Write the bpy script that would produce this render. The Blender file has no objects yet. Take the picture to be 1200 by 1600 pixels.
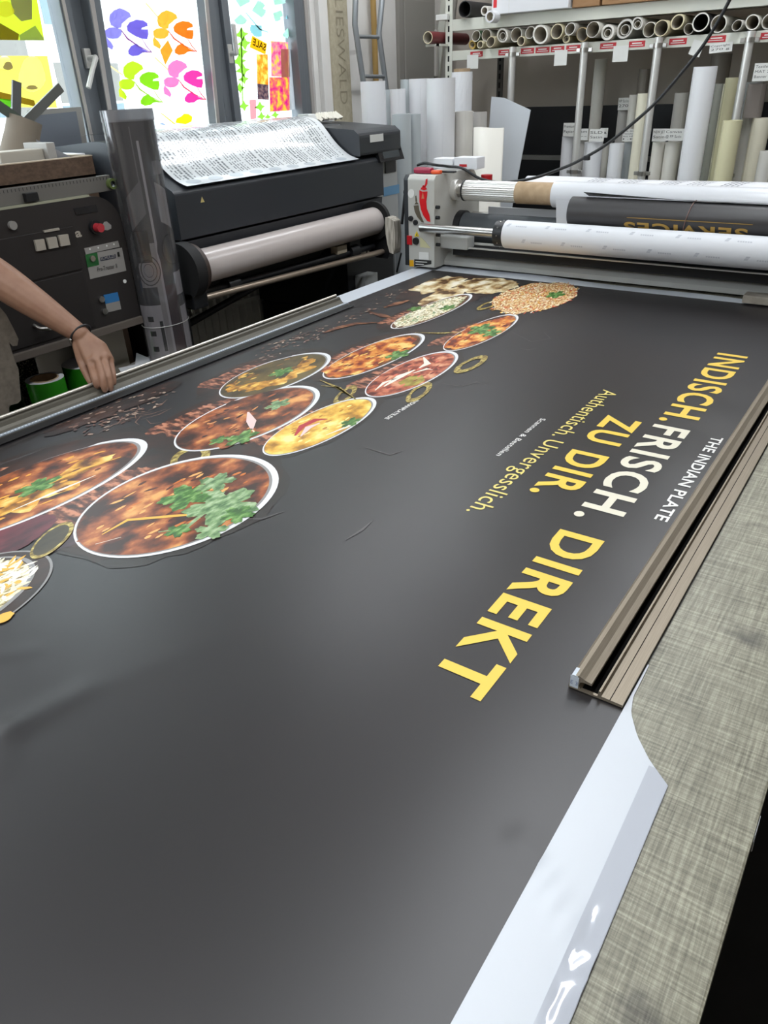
import bpy, bmesh, math, random
from mathutils import Vector, Matrix, noise
random.seed(7)
S = bpy.context.scene
COL = S.collection
PI = math.pi

# ---------------------------------------------------------------- camera, light, exposure
FPX = 1151.68
EYE = Vector((0.0, 0.0, 1.58))
RW = ((0.82292919, 0.56698452, -0.03627808), (0.25831179, -0.43026093, -0.86495697), (-0.50602625, 0.70242728, -0.50053306))
cam_d = bpy.data.cameras.new('camera')
cam = bpy.data.objects.new('camera', cam_d); COL.objects.link(cam)
cam_d.sensor_fit = 'VERTICAL'; cam_d.sensor_height = 24.0; cam_d.lens = 24.0 * FPX / 1600.0
cam_d.clip_start = 0.02; cam_d.clip_end = 200
r0, r1, r2 = (Vector(r) for r in RW)
m3 = Matrix((r0, -r1, -r2)).transposed()
cam.matrix_world = Matrix.Translation(EYE) @ m3.to_4x4()
S.camera = cam
cam_d.dof.use_dof = False

W = bpy.data.worlds.new('daylight'); S.world = W; W.use_nodes = True
wb = W.node_tree.nodes['Background']; wb.inputs[0].default_value = (0.86, 0.93, 1.0, 1); wb.inputs[1].default_value = 7.0
S.view_settings.view_transform = 'Standard'; S.view_settings.look = 'None'
S.view_settings.gamma = 1.0; S.view_settings.use_curve_mapping = False
S.view_settings.exposure = 0.10

sun_d = bpy.data.lights.new('sun', 'SUN'); sun_d.energy = 2.5; sun_d.angle = math.radians(1.0); sun_d.color = (1, .95, .86)
sun = bpy.data.objects.new('sun', sun_d); COL.objects.link(sun)
sun.rotation_euler = Vector((-0.85, 0.25, -0.95)).to_track_quat('-Z', 'Y').to_euler()   # strikes the facades across the street

LAMPS = [(-0.60, 1.5, 2.2), (-2.30, 3.5, 2.2), (-0.6, 3.75, 1.6), (-1.1, -1.1, 2.4)]     # x, centre y, length of the ceiling luminaires; last two added to brighten rack and roll fronts
LAMP_POWER = 8.5

# ---------------------------------------------------------------- helpers
def ray(px, py):
    c = Vector(((px - 600) / FPX, (py - 800) / FPX, 1.0))
    return r0 * c.x + r1 * c.y + r2 * c.z
def at(px, py, ax, v):
    d = ray(px, py); i = 'xyz'.index(ax); t = (v - EYE[i]) / d[i]
    return EYE + d * t
def at_plane(px, py, P, n):
    d = ray(px, py); return EYE + d * ((P - EYE).dot(n) / d.dot(n))

def lin(c):
    if isinstance(c, str):
        c = tuple(int(c[i:i + 2], 16) / 255 for i in (0, 2, 4))
    return tuple((x / 12.92 if x <= .04045 else ((x + .055) / 1.055) ** 2.4) for x in c) + (1.0,)
MATS = {}
def mat(name, col, rough=.5, metal=0., col2=None, scale=20., stretch=(1, 1, 1), bump=0., spec=.5, detail=3., trans=0., alpha=1., emit=0., ramp=None, tex='noise', coat=0., lo=.35, hi=.65):
    m = bpy.data.materials.new(name); m.use_nodes = True; nt = m.node_tree; b = nt.nodes['Principled BSDF']
    b.inputs['Base Color'].default_value = lin(col); b.inputs['Roughness'].default_value = rough
    b.inputs['Metallic'].default_value = metal; b.inputs['Specular IOR Level'].default_value = spec
    b.inputs['Transmission Weight'].default_value = trans; b.inputs['Alpha'].default_value = alpha
    b.inputs['Coat Weight'].default_value = coat
    if emit: b.inputs['Emission Color'].default_value = lin(col); b.inputs['Emission Strength'].default_value = emit
    if col2 or bump or ramp:
        tc = nt.nodes.new('ShaderNodeTexCoord'); mp = nt.nodes.new('ShaderNodeMapping'); mp.inputs['Scale'].default_value = stretch
        nt.links.new(tc.outputs['Object'], mp.inputs[0])
        if tex == 'noise':
            n = nt.nodes.new('ShaderNodeTexNoise'); n.inputs['Scale'].default_value = scale; n.inputs['Detail'].default_value = detail; out = n.outputs[0]
        elif tex == 'voronoi':
            n = nt.nodes.new('ShaderNodeTexVoronoi'); n.inputs['Scale'].default_value = scale; out = n.outputs['Distance']
        elif tex == 'vcell':
            n = nt.nodes.new('ShaderNodeTexVoronoi'); n.inputs['Scale'].default_value = scale
            sp = nt.nodes.new('ShaderNodeSeparateColor'); nt.links.new(n.outputs['Color'], sp.inputs[0]); out = sp.outputs[0]
        elif tex == 'wave':
            n = nt.nodes.new('ShaderNodeTexWave'); n.inputs['Scale'].default_value = scale; n.inputs['Distortion'].default_value = 0; out = n.outputs['Fac']
        nt.links.new(mp.outputs[0], n.inputs['Vector'])
        if col2 or ramp:
            cr = nt.nodes.new('ShaderNodeValToRGB')
            stops = ramp or [(lo, col), (hi, col2)]
            el = cr.color_ramp.elements
            el[0].position, el[0].color = stops[0][0], lin(stops[0][1]); el[1].position, el[1].color = stops[-1][0], lin(stops[-1][1])
            for p, c in stops[1:-1]:
                e = el.new(p); e.color = lin(c)
            nt.links.new(out, cr.inputs[0]); nt.links.new(cr.outputs[0], b.inputs['Base Color'])
        if bump:
            bp = nt.nodes.new('ShaderNodeBump'); bp.inputs['Strength'].default_value = bump; bp.inputs['Distance'].default_value = .004
            nt.links.new(out, bp.inputs['Height']); nt.links.new(bp.outputs[0], b.inputs['Normal'])
    MATS[name] = m; return m
def film_mat(name, col, through=.6, speckle=None):
    """coloured translucent window film, lit from behind by the daylight"""
    m = bpy.data.materials.new(name); m.use_nodes = True; nt = m.node_tree; nt.nodes.remove(nt.nodes['Principled BSDF'])
    o = nt.nodes['Material Output']; d = nt.nodes.new('ShaderNodeBsdfDiffuse'); t = nt.nodes.new('ShaderNodeBsdfTranslucent'); mx = nt.nodes.new('ShaderNodeMixShader')
    d.inputs[0].default_value = lin(col); t.inputs[0].default_value = lin(col); mx.inputs[0].default_value = through
    if speckle:
        tc = nt.nodes.new('ShaderNodeTexCoord'); n = nt.nodes.new('ShaderNodeTexNoise'); n.inputs['Scale'].default_value = 130; n.inputs['Detail'].default_value = 2
        cr = nt.nodes.new('ShaderNodeValToRGB'); e = cr.color_ramp.elements; e[0].position = .42; e[0].color = lin(speckle); e[1].position = .58; e[1].color = lin(col)
        nt.links.new(tc.outputs['Object'], n.inputs['Vector']); nt.links.new(n.outputs[0], cr.inputs[0])
        nt.links.new(cr.outputs[0], t.inputs[0]); nt.links.new(cr.outputs[0], d.inputs[0])
    nt.links.new(d.outputs[0], mx.inputs[1]); nt.links.new(t.outputs[0], mx.inputs[2]); nt.links.new(mx.outputs[0], o.inputs[0])
    return m
def clear_mat(name, tint='ffffff', gloss=.1, rough=.05, extra=None, extra_w=0.):
    m = bpy.data.materials.new(name); m.use_nodes = True; nt = m.node_tree; nt.nodes.remove(nt.nodes['Principled BSDF'])
    o = nt.nodes['Material Output']; t = nt.nodes.new('ShaderNodeBsdfTransparent'); g = nt.nodes.new('ShaderNodeBsdfGlossy'); mx = nt.nodes.new('ShaderNodeMixShader')
    t.inputs[0].default_value = lin(tint); g.inputs['Roughness'].default_value = rough; mx.inputs[0].default_value = gloss
    nt.links.new(t.outputs[0], mx.inputs[1]); nt.links.new(g.outputs[0], mx.inputs[2]); last = mx
    if extra:
        d = nt.nodes.new('ShaderNodeBsdfDiffuse'); d.inputs[0].default_value = lin(extra); m2 = nt.nodes.new('ShaderNodeMixShader'); m2.inputs[0].default_value = extra_w
        nt.links.new(mx.outputs[0], m2.inputs[1]); nt.links.new(d.outputs[0], m2.inputs[2]); last = m2
    nt.links.new(last.outputs[0], o.inputs[0]); return m

def wloc(o):
    v = Vector((0, 0, 0))
    while o: v += o.location; o = o.parent
    return v
class MB:
    def __init__(s): s.v = []; s.f = []; s.mi = []; s.ms = []; s.sm = []
    def _m(s, m):
        if m not in s.ms: s.ms.append(m)
        return s.ms.index(m)
    def add(s, vs, fs, m, smooth=False):
        k = len(s.v); s.v += [tuple(v) for v in vs]; i = s._m(m)
        for f in fs: s.f.append([k + a for a in f]); s.mi.append(i); s.sm.append(smooth)
        return s
    def box(s, x0, x1, y0, y1, z0, z1, m, b=0.):
        if b:
            bm = bmesh.new(); bmesh.ops.create_cube(bm, size=1)
            for v in bm.verts: v.co = Vector((x0 + (v.co.x + .5) * (x1 - x0), y0 + (v.co.y + .5) * (y1 - y0), z0 + (v.co.z + .5) * (z1 - z0)))
            bmesh.ops.bevel(bm, geom=bm.edges[:], offset=b, segments=2, profile=.6, affect='EDGES')
            bm.verts.index_update(); s.add([v.co.copy() for v in bm.verts], [[v.index for v in f.verts] for f in bm.faces], m); bm.free(); return s
        v = [(x, y, z) for x in (x0, x1) for y in (y0, y1) for z in (z0, z1)]
        return s.add(v, [(0, 1, 3, 2), (4, 6, 7, 5), (0, 4, 5, 1), (2, 3, 7, 6), (0, 2, 6, 4), (1, 5, 7, 3)], m)
    def cyl(s, a, b, r, m, n=24, r2=None, ri=0., m2=None, caps=True, ell=None, mcap=None, jag=0.):
        a, b = Vector(a), Vector(b); ax = (b - a).normalized(); r2 = r if r2 is None else r2
        u = ax.orthogonal().normalized() if abs(ax.z) < .9 else Vector((1, 0, 0)); u = (u - ax * u.dot(ax)).normalized(); w = ax.cross(u)
        e = ell or (1, 1)
        def ring(c, rr, jg=0): return [c + u * (math.cos(2 * PI * k / n) * rr * e[0]) + w * (math.sin(2 * PI * k / n) * rr * e[1]) + ax * (jg * noise.noise(Vector((k * .7, rr * 9, jg * 40)))) for k in range(n)]
        vs = ring(a, r) + ring(b, r2, jag); fs = [(k, (k + 1) % n, n + (k + 1) % n, n + k) for k in range(n)]
        s.add(vs, fs, m, True)
        if ri:
            s.add(ring(a, ri) + ring(b, ri, jag), [(k, n + k, n + (k + 1) % n, (k + 1) % n) for k in range(n)], m2 or m, True)
            s.add(ring(a, r) + ring(a, ri), [(k, n + k, n + (k + 1) % n, (k + 1) % n) for k in range(n)], mcap or m)
            s.add(ring(b, r2, jag) + ring(b, ri, jag), [(k, (k + 1) % n, n + (k + 1) % n, n + k) for k in range(n)], mcap or m)
        elif caps:
            s.add(ring(a, r), [list(range(n))[::-1]], mcap or m); s.add(ring(b, r2), [list(range(n))], mcap or m)
        return s
    def tube(s, pts, r, m, n=10):
        pts = [Vector(p) for p in pts]; L = len(pts); vs = []; up = None
        for i, p in enumerate(pts):
            t = (pts[min(i + 1, L - 1)] - pts[max(i - 1, 0)]).normalized()
            if up is None: up = t.orthogonal().normalized()
            up = (up - t * up.dot(t)).normalized(); w = t.cross(up); rr = r[i] if isinstance(r, (list, tuple)) else r
            vs += [p + up * math.cos(2 * PI * k / n) * rr + w * math.sin(2 * PI * k / n) * rr for k in range(n)]
        fs = [(i * n + k, i * n + (k + 1) % n, (i + 1) * n + (k + 1) % n, (i + 1) * n + k) for i in range(L - 1) for k in range(n)]
        s.add(vs, fs, m, True); s.add(vs[:n], [list(range(n))[::-1]], m); s.add(vs[-n:], [list(range(n))], m); return s
    def prism(s, prof, y0, y1, m, axis='y', smooth=False):
        """closed profile in the two other axes, swept along axis"""
        def P(a, b, t): return (a, t, b) if axis == 'y' else ((t, a, b) if axis == 'x' else (a, b, t))
        n = len(prof); vs = [P(a, b, y0) for a, b in prof] + [P(a, b, y1) for a, b in prof]
        s.add(vs, [(k, (k + 1) % n, n + (k + 1) % n, n + k) for k in range(n)], m, smooth)
        s.add(vs[:n], [list(range(n))[::-1]], m); s.add(vs[n:], [list(range(n))], m); return s
    def poly(s, pts, m, th=0., nrm=None):
        """polygon given by 3D points; th makes it a slab"""
        pts = [Vector(p) for p in pts]; n = len(pts)
        if not th: return s.add(pts, [list(range(n))], m)
        nn = Vector(nrm); q = [p - nn * th for p in pts]
        s.add(pts, [list(range(n))], m); s.add(q, [list(range(n))[::-1]], m)
        return s.add(pts + q, [(k, (k + 1) % n, n + (k + 1) % n, n + k) for k in range(n)], m)
    def map(s, fn): s.v = [tuple(fn(Vector(v))) for v in s.v]; return s
    def build(s, name, parent=None, loc=None, bevel=0., fixn=True):
        me = bpy.data.meshes.new(name)
        if parent is None and loc is None:
            xs = [v[0] for v in s.v]; ys = [v[1] for v in s.v]; zs = [v[2] for v in s.v]
            loc = ((min(xs) + max(xs)) / 2, (min(ys) + max(ys)) / 2, min(zs))
        o0 = wloc(parent) if parent else Vector(loc)
        me.from_pydata([tuple(Vector(v) - o0) for v in s.v], [], s.f)
        for m in s.ms: me.materials.append(m)
        me.polygons.foreach_set('material_index', s.mi); me.polygons.foreach_set('use_smooth', s.sm); me.update()
        if fixn:
            bm = bmesh.new(); bm.from_mesh(me); bmesh.ops.recalc_face_normals(bm, faces=bm.faces[:]); bm.to_mesh(me); bm.free()
        o = bpy.data.objects.new(name, me); COL.objects.link(o)
        if parent: o.parent = parent
        else: o.location = o0
        if bevel:
            bv = o.modifiers.new('b', 'BEVEL'); bv.width = bevel; bv.segments = 2; bv.limit_method = 'ANGLE'
        return o
def tag(o, label, cat, group=None):
    o['label'] = label; o['category'] = cat
    if group: o['group'] = group
    return o
def thing(name, loc, label, cat, group=None):
    o = bpy.data.objects.new(name, None); COL.objects.link(o); o.location = loc; o.empty_display_size = .05
    return tag(o, label, cat, group)
def struct(o): o['kind'] = 'structure'; return o

_tx = {}
def text2d(s, off=0.):
    """triangles of a word in the built-in font, x 0..w, capitals 0..1 high"""
    if (s, off) in _tx: return _tx[(s, off)]
    def mk(t):
        c = bpy.data.curves.new('t', 'FONT'); c.body = t; c.size = 1; c.offset = off; c.resolution_u = 4; c.space_character = 1.16 if off >= .022 else 1.04; c.fill_mode = 'FRONT'
        o = bpy.data.objects.new('t', c); COL.objects.link(o); dg = bpy.context.evaluated_depsgraph_get(); dg.update()
        me = o.evaluated_get(dg).to_mesh(); v = [(p.co.x, p.co.y) for p in me.vertices]; f = [list(p.vertices) for p in me.polygons]
        o.evaluated_get(dg).to_mesh_clear(); bpy.data.objects.remove(o); bpy.data.curves.remove(c); return v, f
    v, f = mk(s); hv, _ = mk('H'); b = min(y for x, y in hv); H = max(y for x, y in hv) - b
    x0 = min(x for x, y in v); v = [((x - x0) / H, (y - b) / H) for x, y in v]
    _tx[(s, off)] = (v, f); return v, f
def put_text(mb, s, o, u, up, width, cap, m, off=0.):
    """o: left end of baseline; u, up: unit directions"""
    v, f = text2d(s, off); w = max(x for x, y in v); o, u, up = Vector(o), Vector(u), Vector(up)
    mb.add([o + u * (x / w * width) + up * (y * cap) for x, y in v], f, m); return mb

# ---------------------------------------------------------------- materials
M = {}
M['wall'] = mat('grey_plaster', 'c2bab0', .9, col2='b8b0a6', scale=3, bump=.1)
M['wallw'] = mat('white_plaster', 'dcdad6', .9, col2='d2d0cc', scale=4, bump=.1)
M['ceil'] = mat('ceiling_paint', 'd8d6d2', .95)
M['floor'] = mat('dark_floor', '1e1d1c', .85, col2='181716', scale=6)
M['winframe'] = mat('anthracite_frame', '6b7075', .45, metal=.2)
M['winseal'] = mat('bright_seal', 'b9b4b0', .4, metal=.5)
M['alu'] = mat('brushed_aluminium', 'd6d5d1', .35, metal=.5)
M['steel'] = mat('satin_steel', 'b8b6b2', .28, metal=1.)
M['black'] = mat('black_plastic', '191a1c', .45)
M['blackm'] = mat('matte_black', '0f0f10', .7)
M['white'] = mat('white_paper', 'dcdde0', .55)
M['whiteg'] = mat('white_glossy_film', 'd3d5d9', .28, spec=.6)
M['rack'] = mat('rack_enamel', 'd2d3c8', .45)
M['card'] = mat('cardboard', 'a5805c', .85, col2='98734f', scale=9, stretch=(1, 1, 6))
M['core'] = mat('cardboard_core', 'b29a7c', .9, col2='a48c6e', scale=30)
M['red'] = mat('red_plastic', 'b3121c', .4)

# table top: worn cutting cloth with fine crossed fibres
def weave():
    m = bpy.data.materials.new('woven_table_top'); m.use_nodes = True; nt = m.node_tree; b = nt.nodes['Principled BSDF']; b.inputs['Roughness'].default_value = .42
    tc = nt.nodes.new('ShaderNodeTexCoord'); outs = []
    for sc in ((260, 9, 1), (9, 260, 1), (2.5, 2.5, 1), (900, 40, 1), (40, 900, 1)):
        mp = nt.nodes.new('ShaderNodeMapping'); mp.inputs['Scale'].default_value = sc; mp.inputs['Rotation'].default_value = (0, 0, .02)
        n = nt.nodes.new('ShaderNodeTexNoise'); n.inputs['Scale'].default_value = 1.; n.inputs['Detail'].default_value = 5; n.inputs['Roughness'].default_value = .6
        nt.links.new(tc.outputs['Object'], mp.inputs[0]); nt.links.new(mp.outputs[0], n.inputs['Vector']); outs.append(n.outputs[0])
    def mth(op, a, b_):
        k = nt.nodes.new('ShaderNodeMath'); k.operation = op
        for i, q in enumerate((a, b_)):
            if isinstance(q, float): k.inputs[i].default_value = q
            else: nt.links.new(q, k.inputs[i])
        return k.outputs[0]
    s1 = mth('ADD', outs[0], outs[1]); s1 = mth('MULTIPLY', s1, .30); s2 = mth('MULTIPLY', mth('ADD', outs[3], outs[4]), .14); s3 = mth('MULTIPLY', outs[2], .12)
    t = mth('ADD', mth('ADD', s1, s2), s3)
    cr = nt.nodes.new('ShaderNodeValToRGB'); e = cr.color_ramp.elements; e[0].position = .40; e[0].color = lin('605d50'); e[1].position = .60; e[1].color = lin('b4b19d')
    k = e.new(.5); k.color = lin('8b8877')
    nt.links.new(t, cr.inputs[0])
    vo = nt.nodes.new('ShaderNodeTexNoise'); vo.inputs['Scale'].default_value = 7.5; vo.inputs['Detail'].default_value = 4; nt.links.new(tc.outputs['Object'], vo.inputs['Vector'])
    c2 = nt.nodes.new('ShaderNodeValToRGB'); e = c2.color_ramp.elements; e[0].position = .64; e[0].color = (1, 1, 1, 1); e[1].position = .74; e[1].color = lin('6f6d78')
    nt.links.new(vo.outputs[0], c2.inputs[0]); mx = nt.nodes.new('ShaderNodeMix'); mx.data_type = 'RGBA'; mx.blend_type = 'MULTIPLY'; mx.inputs[0].default_value = .8
    nt.links.new(cr.outputs[0], mx.inputs[6]); nt.links.new(c2.outputs[0], mx.inputs[7]); nt.links.new(mx.outputs[2], b.inputs['Base Color'])
    bp = nt.nodes.new('ShaderNodeBump'); bp.inputs['Strength'].default_value = .25; bp.inputs['Distance'].default_value = .001; nt.links.new(t, bp.inputs['Height']); nt.links.new(bp.outputs[0], b.inputs['Normal'])
    return m
M['weave'] = weave()

TZ = .90
# ================================================================ ROOM
WX, BY = -3.0, 5.05
CZ = 3.0
struct(MB().box(-3.0, 2.6, -2.6, BY, -.1, 0, M['floor']).build('floor'))
struct(MB().box(-3.2, 2.8, -2.8, BY + .2, CZ, CZ + .1, M['ceil']).build('ceiling'))
struct(MB().box(-3.2, 2.8, BY, BY + .2, 0, CZ, M['wall']).build('wall_back'))
struct(MB().box(2.6, 2.8, -2.6, BY, 0, CZ, M['wall']).build('wall_right'))
struct(MB().box(-3.2, 2.8, -2.8, -2.6, 0, CZ, M['wall']).build('wall_front'))
SZ, HZ = 1.33, 2.75         # window sill and head heights
wl = MB()
wl.box(-3.2, WX, -2.6, BY, 0, SZ, M['wallw']); wl.box(-3.2, WX, -2.6, BY, HZ, CZ, M['wallw'])
wl.box(-3.2, WX, -2.6, -.9, SZ, HZ, M['wallw']); wl.box(-3.2, WX, 3.68, BY, SZ, HZ, M['wallw'])
struct(wl.build('wall_left'))
struct(MB().box(-3.06, -2.90, -.9, 3.66, SZ - .03, SZ, mat('sill_stone', 'cfd0d2', .4), .004).build('trim_1'))

FX0, FX1 = -3.09, -3.02       # frame depth
wf = M['winframe']
def frame(y0, y1, z0, z1, t, x0=FX0, x1=FX1, mb=None, m=None):
    mb = mb or MB(); m = m or wf
    mb.box(x0, x1, y0, y0 + t, z0, z1, m, .003); mb.box(x0, x1, y1 - t, y1, z0, z1, m, .003)
    mb.box(x0, x1, y0 + t, y1 - t, z0, z0 + t, m, .003); mb.box(x0, x1, y0 + t, y1 - t, z1 - t, z1, m, .003); return mb
glass = clear_mat('window_glass', 'f4f8f8', .06, .02)
F = {}
# tracings of the prints on the glass, in photo pixels x3
def leaf_shape(c, r, a, notch=.35):
    """ginkgo leaf outline: fan with a notch, stem end at the tip; in-plane (y,z)"""
    pts = []
    for k in range(25):
        t = -1.25 + 2.5 * k / 24; rr = r * (1 + .07 * math.sin(k * 1.9) - notch * math.exp(-(t / .13) ** 2))
        pts.append((c[0] + math.cos(a + t) * rr * .9, c[1] + math.sin(a + t) * rr))
    pts.append((c[0] - math.cos(a) * r * .55, c[1] - math.sin(a) * r * .55)); return pts
class Pane:
    """works in the plane of one pane; layers step a millimetre into the room"""
    def __init__(s, P, n): s.P = Vector(P); s.n = Vector(n).normalized(); s.k = 0
    def layer(s): s.k += 1; s.Q = s.P + s.n * (.0015 * s.k)
    def px(s, pts, sc=3., ox=0., oy=0.): return [at_plane(ox + x / sc, oy + y / sc, s.Q, s.n) for x, y in pts]
def blob(c, rx, ry, a=0, n=22, wob=.08, seed=0):
    return [(c[0] + math.cos(a) * rx * math.cos(t) * w - math.sin(a) * ry * math.sin(t) * w, c[1] + math.sin(a) * rx * math.cos(t) * w + math.cos(a) * ry * math.sin(t) * w)
            for t, w in ((2 * PI * k / n, 1 + wob * math.sin(3 * 2 * PI * k / n + seed) + wob * .6 * math.sin(5 * 2 * PI * k / n + seed * 2)) for k in range(n))]
def ginkgo_px(c, r, ang, notch=.35):
    """fan leaf in pixel space, ang = direction of the fan"""
    pts = []
    for k in range(27):
        t = -1.3 + 2.6 * k / 26; rr = r * (1 + .06 * math.sin(k * 2.1) - notch * math.exp(-(t / .15) ** 2))
        pts.append((c[0] + math.cos(ang + t) * rr, c[1] + math.sin(ang + t) * rr))
    pts.append((c[0] - math.cos(ang) * r * .6, c[1] - math.sin(ang) * r * .6)); return pts
def spray(w, pane, name, off, cols, parent, sc=1.):
    """one printed twig of ginkgo leaves; off is the cluster's pixel origin (crop x3)"""
    X = lambda p: (off[0] + p[0] * sc, off[1] + p[1] * sc)
    mb = MB(); c0, c1, c2 = cols
    mb.poly(pane.px([X(p) for p in [(25, 30), (45, 10), (70, 0), (95, 8), (118, 22), (125, 40), (108, 50), (95, 62), (82, 72), (78, 92), (60, 95), (45, 88), (30, 80), (22, 55)]]), c0)
    mb.poly(pane.px([X(p) for p in [(2, 105), (20, 92), (45, 90), (70, 96), (82, 110), (78, 128), (62, 142), (38, 145), (15, 140), (3, 125)]]), c0)
    mb.poly(pane.px([X(p) for p in [(8, 130), (14, 142), (30, 158), (42, 180), (36, 196), (20, 186), (4, 178), (0, 150)]]), c0)
    mb.poly(pane.px([X(p) for p in [(104, 85), (118, 66), (150, 54), (182, 58), (200, 70), (203, 84), (176, 92), (172, 100), (204, 100), (206, 122), (200, 146), (176, 144), (150, 134), (128, 122), (108, 108)]]), c1)
    mb.poly(pane.px([X(p) for p in [(110, 200), (124, 178), (150, 166), (162, 178), (180, 192), (205, 204), (176, 210), (160, 222), (132, 226), (112, 216)]]), c1)
    mb.poly(pane.px([X(p) for p in [(72, 96), (76, 98), (110, 140), (160, 176), (222, 208), (222, 211), (156, 180), (104, 145)]]), c2)
    mb.poly(pane.px([X(p) for p in [(175, 145), (178, 145), (200, 180), (224, 208), (220, 209), (196, 182)]]), c2)
    mb.poly(pane.px([X(p) for p in [(162, 205), (205, 204), (222, 208), (205, 209)]]), c2)
    mb.build(name, parent, fixn=False)
def win(n, y0, y1, tilt=0.):
    w = bpy.data.objects.new('window_%d' % n, None); COL.objects.link(w); w.location = (-3.055, (y0 + y1) / 2, SZ); struct(w)
    return w
# fixed frame members between the sashes
mb = MB(); mb.box(FX0, FX1, -.9, 3.68, SZ, SZ + .03, wf); mb.box(FX0, FX1, -.9, 3.68, HZ - .05, HZ, wf)
for a, b in ((-.9, -.85), (.55, .65), (2.20, 2.262), (2.985, 3.03), (3.60, 3.68)): mb.box(FX0, FX1, a, b, SZ + .03, HZ - .05, wf, .003)
mb.box(FX1, FX1 + .006, 3.655, 3.68, SZ, HZ, M['winseal'])
struct(mb.build('trim_2'))

# window 1: fixed sash, two printed posters
w1 = win(1, .65, 2.2)
mb = frame(.65, 2.20, SZ + .03, HZ - .05, .05, FX0 + .01, FX1 + .02); mb.box(FX1 + .02, FX1 + .026, 2.158, 2.172, SZ + .04, HZ - .06, M['winseal'])
mb.build('window_frame', w1)
MB().box(-3.062, -3.058, .70, 2.15, SZ + .08, HZ - .1, glass).build('glass_pane', w1)
p1 = Pane((-3.056, 1.5, 1.8), (1, 0, 0)); p1.layer()
fy = film_mat('film_yellow', 'f2e25a'); fg = film_mat('film_lime', 'b9cf2e'); fw = film_mat('film_white', 'fbfbf6', .75); fbr = film_mat('film_umber', '8a7430'); fgr = film_mat('film_green', '63c24a'); fgy = film_mat('film_grey', '9a8f86')
mb = MB(); mb.poly(p1.px([(-60, -80), (160, -80), (208, 190), (-60, 186)]), fg); p1.layer()
mb.poly(p1.px([(40, -60), (150, -60), (150, 90), (100, 100), (60, 60)]), fgy); p1.layer()
mb.poly(p1.px([(-60, 120), (0, 108), (90, 160), (85, 188), (-60, 186)]), fbr); mb.poly(p1.px([(90, 165), (165, 120), (205, 180), (206, 190), (95, 189)]), film_mat('film_sage', 'a9b07a'))
mb.poly(p1.px(blob((25, 45), 40, 38)), fy); mb.build('window_poster', w1, fixn=False)
p1.k = 0; p1.layer()
mb = MB(); mb.poly(p1.px([(-60, 262), (222, 262), (268, 505), (-60, 500)]), fy); p1.layer()
mb.poly(p1.px(blob((150, 350), 62, 85, wob=.05)), fw); mb.poly(p1.px([(-60, 425), (0, 430), (160, 470), (168, 500), (-60, 452)]), fbr)
mb.poly(p1.px([(-60, 455), (60, 468), (66, 505), (-60, 500)]), fgr); p1.layer(); mb.poly(p1.px(blob((20, 295), 36, 32)), fw); p1.layer()
mb.poly(p1.px(blob((38, 310), 22, 20)), fgy); mb.poly(p1.px(blob((150, 410), 26, 10)), fgy); mb.build('window_poster', w1, fixn=False)
# handle on the mullion
mb = MB(); mb.cyl((-3.0, 2.234, 1.72), (-2.955, 2.234, 1.72), .011, M['alu']); mb.box(-3.02, -3.0, 2.218, 2.25, 1.685, 1.755, M['alu'], .004)
mb.tube([(-2.957, 2.236, 1.722), (-2.957, 2.205, 1.675), (-2.957, 2.17, 1.615)], .010, M['alu']); mb.build('window_handle', w1)

# window 2: hopper sash tipped a little into the room, frosted film with printed sprays
w2 = win(2, 2.262, 2.985)
tl = math.radians(3.2); hz = SZ + .03
def tip(v):
    d = v - Vector((-3.055, 0, hz)); return Vector((-3.055 + d.x * math.cos(tl) + d.z * math.sin(tl), v.y, hz - d.x * math.sin(tl) + d.z * math.cos(tl)))
mb = frame(2.262, 2.95, hz, HZ - .05, .055, FX0 + .012, FX1 + .024); mb.box(FX1 + .024, FX1 + .03, 2.262, 2.282, hz + .01, HZ - .06, M['winseal']); mb.box(FX1 + .024, FX1 + .03, 2.885, 2.905, hz + .01, HZ - .06, M['winseal'])
mb.map(tip).build('window_frame', w2)
MB().box(-3.062, -3.058, 2.31, 2.9, hz + .05, HZ - .1, glass).map(tip).build('glass_pane', w2)
n2 = Vector((math.cos(tl), 0, -math.sin(tl))); P2 = tip(Vector((-3.056, 2.6, 1.8))); p2 = Pane(P2, n2)
film = film_mat('frosted_film', 'f4f4f2', .85, speckle='cfcfca')
p2.layer(); MB().poly([tip(Vector((-3.0545, y, z))) for y, z in ((2.40, 1.42), (2.897, 1.42), (2.897, 2.64), (2.33, 2.64), (2.33, 1.74), (2.40, 1.74))], film).build('frosted_film', w2, fixn=False)
p2.layer()
spray(w2, p2, 'leaf_print', (490, 38), (film_mat('fp_blue', '8d84d8'), film_mat('fp_blue2', '6f5fc4'), film_mat('fp_stem1', '8a4a8a')), w2)
spray(w2, p2, 'leaf_print', (716, 48), (film_mat('fp_orange', 'fcae3a'), film_mat('fp_orange2', 'f97a22'), film_mat('fp_stem2', 'd84a24')), w2, .93)
spray(w2, p2, 'leaf_print', (556, 286), (film_mat('fp_lime', 'b8e02a'), film_mat('fp_lime2', '86cc22'), film_mat('fp_stem3', '9cc23a')), w2, .93)
spray(w2, p2, 'leaf_print', (766, 280), (film_mat('fp_pink', 'f07cb8'), film_mat('fp_pink2', 'ee3ca0'), film_mat('fp_stem4', 'e83a60')), w2, .90)
mb = MB(); fyy = film_mat('fp_yellow', 'ffd91c'); mb.poly(p2.px([(822, 575), (828, 556), (850, 545), (862, 533), (884, 534), (902, 548), (898, 570), (870, 583)]), fyy)
mb.poly(p2.px([(752, 530), (758, 530), (825, 582), (815, 582)]), fyy); mb.poly(p2.px([(745, 583), (760, 576), (780, 586)]), film_mat('fp_b', '7f9bd8')); mb.build('leaf_print', w2, fixn=False)
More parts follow.
